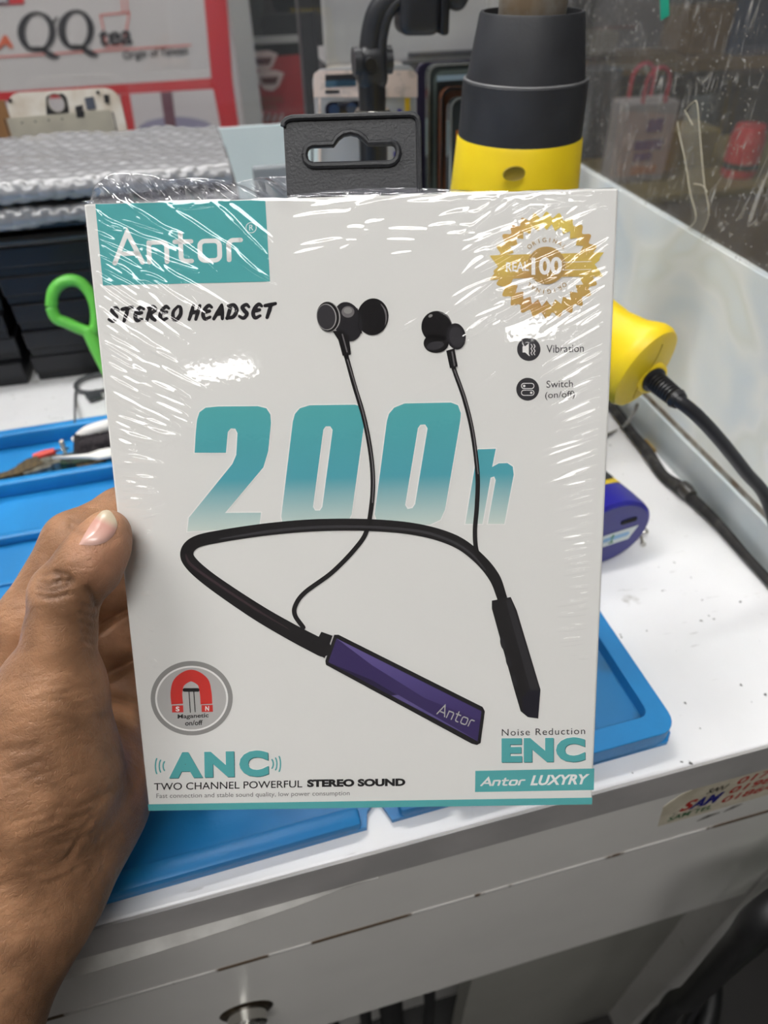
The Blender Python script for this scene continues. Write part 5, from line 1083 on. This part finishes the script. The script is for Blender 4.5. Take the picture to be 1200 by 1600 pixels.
# loose folded film standing along the top edge
M_fold = film_mat('folded film', 0.10, 0.05, haze=0.12, hazecol=(206,206,222))
def fold(xs_px, base_px, top_px, nx, ny, amp, depth, seed):
    rg = np.random.default_rng(seed); xs = np.linspace(xs_px[0], xs_px[-1], nx); P = np.zeros((nx, ny, 3)); ph = rg.uniform(0, 6.28, 14); fq = rg.uniform(0.02, 0.16, 14); gq = rg.uniform(0.5, 9, 14)
    for i, x in enumerate(xs):
        yb, yt = np.interp(x, xs_px, base_px), np.interp(x, xs_px, top_px)
        for j in range(ny):
            t = j/(ny-1); o_ = 0.0006-depth*t+sum(math.sin(fq[q]*x+gq[q]*t+ph[q]) for q in range(14))*amp*math.sin(math.pi*min(1, t*1.0+0.05))**0.5
            P[i, j] = pface(x, yb+(yt-yb)*t, 0)+BO*o_
    id_ = np.arange(nx*ny).reshape(nx, ny); return P, np.stack([id_[:-1, :-1], id_[1:, :-1], id_[1:, 1:], id_[:-1, 1:]], -1).reshape(-1, 4)
xp = [131, 140, 152, 168, 190, 220, 255, 290, 330, 365, 400, 425, 447]
P, F = fold(xp, [318-(x-130)*0.0299+1 for x in xp], [306, 286, 268, 262, 262, 264, 273, 270, 272, 277, 269, 268, 266], 260, 30, 0.0006, 0.006, 5)
add_grid('wrap_fold', P, F, M_fold, hbx)
xp = [447, 500, 560, 620, 660, 700, 760, 850, 960]
P, F = fold(xp, [318-(x-130)*0.0299+1 for x in xp], [303, 296, 291, 290, 290, 292, 296, 296, 291], 160, 10, 0.0002, 0.003, 6)
add_grid('wrap_fold', P, F, M_fold, hbx)

# ------------------------------------------------------------------ the hand: smooth blended limbs turned into one continuous skin
def cap(p): return np.asarray(dep(p[0], p[1], p[2])), p[3]
def cone_d(X, a, ra, b, rb):
    ab = b-a; t = np.clip(((X-a)@ab)/(ab@ab), 0, 1); return np.linalg.norm(X-a-t[:, None]*ab, axis=1)-(ra+(rb-ra)*t)
def smin(a, b, k): h = np.clip(0.5+0.5*(b-a)/k, 0, 1); return b+(a-b)*h-k*h*(1-h)
def chain(X, pts, k=0.004):
    d = None
    for p, q in zip(pts[:-1], pts[1:]):
        e = cone_d(X, *cap(p), *cap(q)); d = e if d is None else smin(d, e, k)
    return d
# points are (pixel x, pixel y, depth along the lens axis, radius)
FORE = [(-470, 2300, 0.240, 0.040), (-250, 1880, 0.230, 0.0335), (-95, 1610, 0.228, 0.0290), (8, 1425, 0.240, 0.0262)]
PALM = [[(8, 1425, 0.240, 0.0262), (40, 1335, 0.242, 0.0262)],
        [(40, 1335, 0.244, 0.0260), (66, 1215, 0.232, 0.0232)],                      # thenar
        [(66, 1215, 0.232, 0.0232), (74, 1110, 0.226, 0.0182)],
        [(60, 1350, 0.250, 0.0250), (128, 1252, 0.256, 0.0222)],                     # heel of the hand
        [(128, 1252, 0.258, 0.0215), (148, 1180, 0.270, 0.0185)],
        [(148, 1180, 0.270, 0.0185), (192, 1105, 0.293, 0.0125)],
        [(10, 1340, 0.256, 0.0245), (-50, 1110, 0.262, 0.0185)],                     # back of the hand
        [(20, 1340, 0.268, 0.0210), (-10, 1100, 0.284, 0.0185)],
        [(60, 1300, 0.272, 0.0200), (60, 1130, 0.292, 0.0175)],
        [(-40, 1100, 0.264, 0.0175), (60, 1130, 0.290, 0.0165)]]
THUMB = [(64, 1180, 0.228, 0.0208), (84, 1066, 0.221, 0.0148), (94, 995, 0.2165, 0.0104), (102, 928, 0.2140, 0.0108), (140, 880, 0.2130, 0.0097), (158, 851, 0.2135, 0.0085), (169, 830, 0.2145, 0.0069)]
TPAD = [(166, 852, 0.2145, 0.0066), (146, 893, 0.2150, 0.0078)]
INDEX = [(-30, 1095, 0.258, 0.0165), (50, 968, 0.254, 0.0122), (116, 846, 0.256, 0.0110), (190, 802, 0.274, 0.0100), (255, 772, 0.2815, 0.0092), (320, 765, 0.2800, 0.0078)]
MIDDLE = [(10, 1090, 0.282, 0.0160), (118, 945, 0.288, 0.0118), (215, 902, 0.291, 0.0108), (310, 890, 0.288, 0.0088)]
RING = [(40, 1110, 0.290, 0.0155), (140, 1022, 0.294, 0.0118), (225, 982, 0.294, 0.0108), (310, 970, 0.290, 0.0086)]
PINKY = [(75, 1150, 0.292, 0.0150), (158, 1098, 0.295, 0.0115), (232, 1062, 0.295, 0.0105), (300, 1045, 0.2925, 0.0080)]
def hand_sdf(X):
    d = chain(X, FORE, 0.012)
    for p in PALM: d = smin(d, chain(X, p), 0.012)
    out = None
    th_ = smin(smin(d, chain(X, THUMB[:4], 0.004), 0.009), smin(chain(X, THUMB[3:], 0.003), chain(X, TPAD, 0.002), 0.003), 0.0016); out = th_
    for fg, k in ((INDEX, 0.010), (MIDDLE, 0.008), (RING, 0.008), (PINKY, 0.008)):
        e = smin(d, chain(X, fg, 0.004), k); out = e if out is None else smin(out, e, 0.0012)
    # keep the skin outside the held box, pressed flat against it
    q = X-BC; a = q@BR; b = q@BDn; c = -(q@BO)
    bx3 = np.stack([np.abs(a)-BW/2, np.abs(b)-BH/2, np.abs(c-BT/2)-BT/2-0.0008], 1)
    db = np.linalg.norm(np.maximum(bx3, 0), axis=1)+np.minimum(bx3.max(1), 0)
    return np.maximum(out, -(db-0.0003))
allp = [p for L in [FORE]+PALM+[THUMB, TPAD, INDEX, MIDDLE, RING, PINKY] for p in L]
cen = np.array([cap(p)[0] for p in allp]); rad = np.array([p[3] for p in allp])
lo_, hi_ = (cen-rad[:, None]).min(0)-0.012, (cen+rad[:, None]).max(0)+0.012
hs2 = 0.0009; BL = 6; nb_ = np.ceil((hi_-lo_)/(hs2*BL)).astype(int); N3 = nb_*BL
cc_ = np.stack(np.meshgrid(*[lo_[i]+(np.arange(nb_[i])+0.5)*hs2*BL for i in range(3)], indexing='ij'), -1).reshape(-1, 3)
dcs = np.concatenate([hand_sdf(q) for q in np.array_split(cc_, 8)]).reshape(nb_)
near = np.abs(dcs) < hs2*BL*1.9+0.004
full = np.repeat(np.repeat(np.repeat(dcs, BL, 0), BL, 1), BL, 2)
msk = np.repeat(np.repeat(np.repeat(near, BL, 0), BL, 1), BL, 2)
ii = np.argwhere(msk); Xq = lo_+(ii+0.5)*hs2
full[msk] = np.concatenate([hand_sdf(q) for q in np.array_split(Xq, 12)])
# surface nets
S = full < 0; c8 = [(i, j, k) for i in (0, 1) for j in (0, 1) for k in (0, 1)]
sh_ = tuple(n_-1 for n_ in full.shape)
cnt = sum(S[i:i+sh_[0], j:j+sh_[1], k:k+sh_[2]].astype(np.int8) for i, j, k in c8)
cells = np.argwhere((cnt > 0) & (cnt < 8)); vid = -np.ones(sh_, dtype=np.int64); vid[tuple(cells.T)] = np.arange(len(cells))
acc = np.zeros((len(cells), 3)); wt_ = np.zeros(len(cells))
for a in c8:
    for ax_ in range(3):
        if a[ax_]: continue
        b = list(a); b[ax_] = 1
        va = full[tuple((cells+np.array(a)).T)]; vb = full[tuple((cells+np.array(b)).T)]; cr = (va < 0) != (vb < 0)
        t = np.where(cr, va/np.where(va == vb, 1, va-vb), 0); p = np.array(a, float)[None]+np.zeros((len(cells), 1)); p[:, ax_] += t
        acc[cr] += p[cr]; wt_[cr] += 1
Vh = lo_+(cells+acc/wt_[:, None]+0.5)*hs2; Fh = []
for ax_ in range(3):
    o1, o2 = [(1, 2), (2, 0), (0, 1)][ax_]
    sl0 = [slice(None)]*3; sl1 = [slice(None)]*3; sl0[ax_] = slice(0, -1); sl1[ax_] = slice(1, None)
    e = np.argwhere(S[tuple(sl0)] != S[tuple(sl1)]); flip = ~S[tuple(sl0)][tuple(e.T)]
    ok = (e[:, o1] > 0) & (e[:, o2] > 0) & (e[:, o1] < sh_[o1]) & (e[:, o2] < sh_[o2]) & (e[:, ax_] < sh_[ax_]); e = e[ok]; flip = flip[ok]
    q = []
    for d1, d2 in ((1, 1), (0, 1), (0, 0), (1, 0)):
        c = e.copy(); c[:, o1] -= d1; c[:, o2] -= d2; q.append(vid[tuple(c.T)])
    q = np.stack(q, 1); q[flip] = q[flip][:, ::-1]; Fh.append(q)
Fh = np.vstack(Fh); Fh = Fh[(Fh >= 0).all(1)]
# light relaxation, then creases pressed into the skin
E2 = np.vstack([Fh[:, [0, 1]], Fh[:, [1, 2]], Fh[:, [2, 3]], Fh[:, [3, 0]]])
deg = np.bincount(E2[:, 0], minlength=len(Vh))+np.bincount(E2[:, 1], minlength=len(Vh))
for _ in range(4):
    s_ = np.zeros_like(Vh)
    for k in range(3): s_[:, k] = np.bincount(E2[:, 0], Vh[E2[:, 1], k], len(Vh))+np.bincount(E2[:, 1], Vh[E2[:, 0], k], len(Vh))
    Vh = 0.5*Vh+0.5*s_/np.maximum(deg, 1)[:, None]
eps = 0.0006; Nh = np.stack([hand_sdf(Vh+np.eye(3)[k]*eps)-hand_sdf(Vh-np.eye(3)[k]*eps) for k in range(3)], 1); Nh /= np.maximum(np.linalg.norm(Nh, axis=1, keepdims=True), 1e-9)
vc = (Vh-CAM) @ RW; Pp = np.stack([600+FPX*vc[:, 0]/vc[:, 2], 800+FPX*vc[:, 1]/vc[:, 2]], 1)
facing = np.clip(-((Nh*(Vh-CAM)).sum(1))/np.linalg.norm(Vh-CAM, axis=1), 0, 1) > 0.05
front = facing & (vc[:, 2] < 0.262)
dsp = np.zeros(len(Vh))
def seg_d(P, L):
    L = spline(np.array(L, float), 4); best = np.full(len(P), 1e9)
    for a, b in zip(L[:-1], L[1:]):
        ab = b-a; t = np.clip(((P-a)@ab)/(ab@ab+1e-9), 0, 1); best = np.minimum(best, np.linalg.norm(P-a-t[:, None]*ab, axis=1))
    return best
fi = np.where(front)[0]
def crease(L, w_, d_): dsp[fi] -= d_*0.001*np.exp(-(seg_d(Pp[fi], L)/w_)**2)
for L in ([(60,908), (74,914), (88,909), (106,908)], [(58,919), (78,923), (98,918), (113,910)], [(60,931), (82,934), (104,928)], [(64,899), (84,894), (104,898), (112,906)], [(86,894), (92,904), (90,912)]): crease(L, 4.2, 0.75)
for L in ([(138,920), (147,932), (152,946)],): crease(L, 4.5, 1.1)
for L in ([(130,944), (147,951)], [(128,958), (148,966)], [(128,972), (148,980)], [(130,986), (147,993)], [(132,1000), (146,1006)]): crease(L, 4.2, 0.6)
for L in ([(108,822), (118,830), (130,834)], [(112,812), (124,815)]): crease(L, 4, 0.6)
crease_d = dsp.copy()
cr_ = np.random.default_rng(11)
for k in range(12):
    u1, u2 = cr_.uniform(-6, 6), cr_.uniform(-9, 9); crease([(104+3*k+u1,1082+8*k+u2), (128+3*k,1074+9*k+u2), (152+2*k+u1,1070+8*k+u2)], 4.0, cr_.uniform(0.12, 0.34))
for k in range(14):
    u1, u2, f_ = cr_.uniform(-12, 12), cr_.uniform(-8, 8), k/13; x0_ = 128-52*f_+u1; y0_ = 1256+118*f_+u2
    crease([(x0_-34, y0_+4+u2), (x0_-6, y0_+7), (x0_+24, y0_-4), (x0_+44, y0_-22+u1*0.4)], 4.4, cr_.uniform(0.15, 0.42))
for k in range(26):
    x0_, y0_ = cr_.uniform(20, 150), cr_.uniform(1050, 1420); L_c = cr_.uniform(22, 48); crease([(x0_-L_c, y0_+L_c*0.34), (x0_, y0_+cr_.uniform(-4, 4)), (x0_+L_c, y0_-L_c*0.34)], 3.8, cr_.uniform(0.06, 0.2))
# flat bed for the thumb nail
Vh = Vh+Nh*dsp[:, None]
M_skin = mat('skin', (128,90,66), 0.46, spec=0.35); nt = M_skin.node_tree; bs = nt.nodes['Principled BSDF']
tc = nt.nodes.new('ShaderNodeTexCoord').outputs['Object']
def nz(scale, det=4, st=None):
    v_ = tc
    if st:
        mp = nt.nodes.new('ShaderNodeMapping'); mp.inputs['Scale'].default_value = st; mp.inputs['Rotation'].default_value = (0.4, 0.2, 0.7); nt.links.new(tc, mp.inputs[0]); v_ = mp.outputs[0]
    n_ = nt.nodes.new('ShaderNodeTexNoise'); n_.inputs['Scale'].default_value = scale; n_.inputs['Detail'].default_value = det; nt.links.new(v_, n_.inputs[0]); return n_.outputs[0]
r_ = nt.nodes.new('ShaderNodeValToRGB'); e = r_.color_ramp.elements; e[0].position = 0.32; e[0].color = lin((128,93,68)); e[1].position = 0.68; e[1].color = lin((176,131,98)); nt.links.new(nz(55, 6), r_.inputs[0])
at_ = nt.nodes.new('ShaderNodeAttribute'); at_.attribute_name = 'pad'
mx_ = nt.nodes.new('ShaderNodeMix'); mx_.data_type = 'RGBA'; nt.links.new(at_.outputs['Fac'], mx_.inputs[0]); nt.links.new(r_.outputs[0], mx_.inputs[6]); mx_.inputs[7].default_value = lin((206,150,122))
ak = nt.nodes.new('ShaderNodeAttribute'); ak.attribute_name = 'fold_tone'; mk = nt.nodes.new('ShaderNodeMix'); mk.data_type = 'RGBA'
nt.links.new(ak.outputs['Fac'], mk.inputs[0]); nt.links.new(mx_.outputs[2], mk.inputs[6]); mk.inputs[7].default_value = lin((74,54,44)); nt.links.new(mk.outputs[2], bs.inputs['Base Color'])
vo = nt.nodes.new('ShaderNodeTexVoronoi'); vo.inputs['Scale'].default_value = 900; vo.feature = 'DISTANCE_TO_EDGE'
mpv = nt.nodes.new('ShaderNodeMapping'); mpv.inputs['Scale'].default_value = (1.0, 0.4, 0.7); mpv.inputs['Rotation'].default_value = (0.3, 0.5, 0.6); nt.links.new(tc, mpv.inputs[0]); nt.links.new(mpv.outputs[0], vo.inputs['Vector'])
vm = nt.nodes.new('ShaderNodeMapRange'); vm.inputs[1].default_value = 0.0; vm.inputs[2].default_value = 0.12; nt.links.new(vo.outputs['Distance'], vm.inputs[0])
b1_ = nt.nodes.new('ShaderNodeBump'); b1_.inputs['Strength'].default_value = 0.28; b1_.inputs['Distance'].default_value = 0.0004; nt.links.new(vm.outputs[0], b1_.inputs['Height'])
b2_ = nt.nodes.new('ShaderNodeBump'); b2_.inputs['Strength'].default_value = 0.8; b2_.inputs['Distance'].default_value = 0.0012; nt.links.new(nz(150, 6, (1, 2.6, 1)), b2_.inputs['Height']); nt.links.new(b1_.outputs[0], b2_.inputs['Normal'])
nt.links.new(b2_.outputs[0], bs.inputs['Normal'])
bs.inputs['Subsurface Weight'].default_value = 0.12; bs.inputs['Subsurface Radius'].default_value = (0.004, 0.0016, 0.0008); bs.inputs['Subsurface Scale'].default_value = 0.5
per = thing('person', 'bare brown left hand and forearm gripping the side of the headset box', 'person', cap(FORE[1])[0])
skin = add_grid('hand_and_forearm', Vh, Fh, M_skin, per)
tipc = np.asarray(dep(172, 862, 0.2125)); pad = np.clip(1-np.linalg.norm(Vh-tipc, axis=1)/0.014, 0, 1)**0.8*0.8
pat = skin.data.attributes.new('pad', 'FLOAT', 'POINT'); pat.data.foreach_set('value', pad[:len(skin.data.vertices)].astype(np.float32))
fp_ = skin.data.attributes.new('fold_tone', 'FLOAT', 'POINT'); kn_ = 0.30*np.exp(-(((Pp[:, 0]-88)/30)**2+((Pp[:, 1]-912)/26)**2))*(vc[:, 2] < 0.225)
fp_.data.foreach_set('value', np.clip(np.abs(crease_d)*420+0.7*kn_, 0, 0.5).astype(np.float32))  # skin gets darker with crease depth and over the knuckle
# thumb nail laid on the skin
def march(px, py):
    d = ray(px, py); t = 0.17
    for _ in range(60):
        s = hand_sdf((CAM+d*t)[None])[0]; t += s*0.8
        if s < 2e-5: break
    return CAM+d*t, d
NL = np.array([(123,851), (128,842), (141,820), (155,802), (164,797), (173,799), (181,811), (183,823), (176,838), (163,848), (145,852)], float)
ncen = NL.mean(0); rings = 7
Nc = march(*ncen)[0]; nn_ = np.array([hand_sdf((Nc+np.eye(3)[k]*eps)[None])[0]-hand_sdf((Nc-np.eye(3)[k]*eps)[None])[0] for k in range(3)]); nn_ = nrm(nrm(nn_)+nrm(CAM-Nc)*0.5); NV, NF = [], []
lp = spline(np.vstack([NL, NL[:1]]), 4)[:-1]; m_ = len(lp)
for r_i in range(rings+1):
    f_ = r_i/rings
    for q in lp:
        pt = ncen+(q-ncen)*max(f_, 0.02); P3, d = march(*pt); tq = min(np.linalg.norm(P3-CAM), np.linalg.norm(onplane(pt[0], pt[1], Nc, nn_)-CAM)+0.0014*f_*f_); P3 = CAM+d*tq; lift = 0.0007*(1-f_**4)+0.00012; NV.append(P3-d*lift)
for r_i in range(rings):
    for k in range(m_): NF.append((r_i*m_+k, r_i*m_+(k+1) % m_, (r_i+1)*m_+(k+1) % m_, (r_i+1)*m_+k))
NV = np.array(NV)
M_nail = mat('thumb nail', (204,160,146), 0.26, coat=0.3); nt2 = M_nail.node_tree
ta = nt2.nodes.new('ShaderNodeAttribute'); ta.attribute_name = 'free_edge'; rp = nt2.nodes.new('ShaderNodeValToRGB'); el = rp.color_ramp.elements
el[0].position = 0.60; el[0].color = lin((200,152,140)); el[1].position = 0.80; el[1].color = lin((198,182,158)); rp.color_ramp.elements.new(0.0).color = lin((206,168,156)); nt2.links.new(ta.outputs['Fac'], rp.inputs[0]); nt2.links.new(rp.outputs[0], nt2.nodes['Principled BSDF'].inputs['Base Color'])
nail = add('thumb_nail', (NV, NF), M_nail, per, smooth='all')
base_, tip_ = np.array([143, 850.0]), np.array([170, 797.0]); ax2 = (tip_-base_)/((tip_-base_)@(tip_-base_))
vv = (NV-CAM) @ RW; pn = np.stack([600+FPX*vv[:, 0]/vv[:, 2], 800+FPX*vv[:, 1]/vv[:, 2]], 1)
fa = nail.data.attributes.new('free_edge', 'FLOAT', 'POINT'); fa.data.foreach_set('value', np.clip((pn-base_)@ax2, 0, 1).astype(np.float32))
nail['label'] = 'pale pink thumb nail with a yellowish tip'
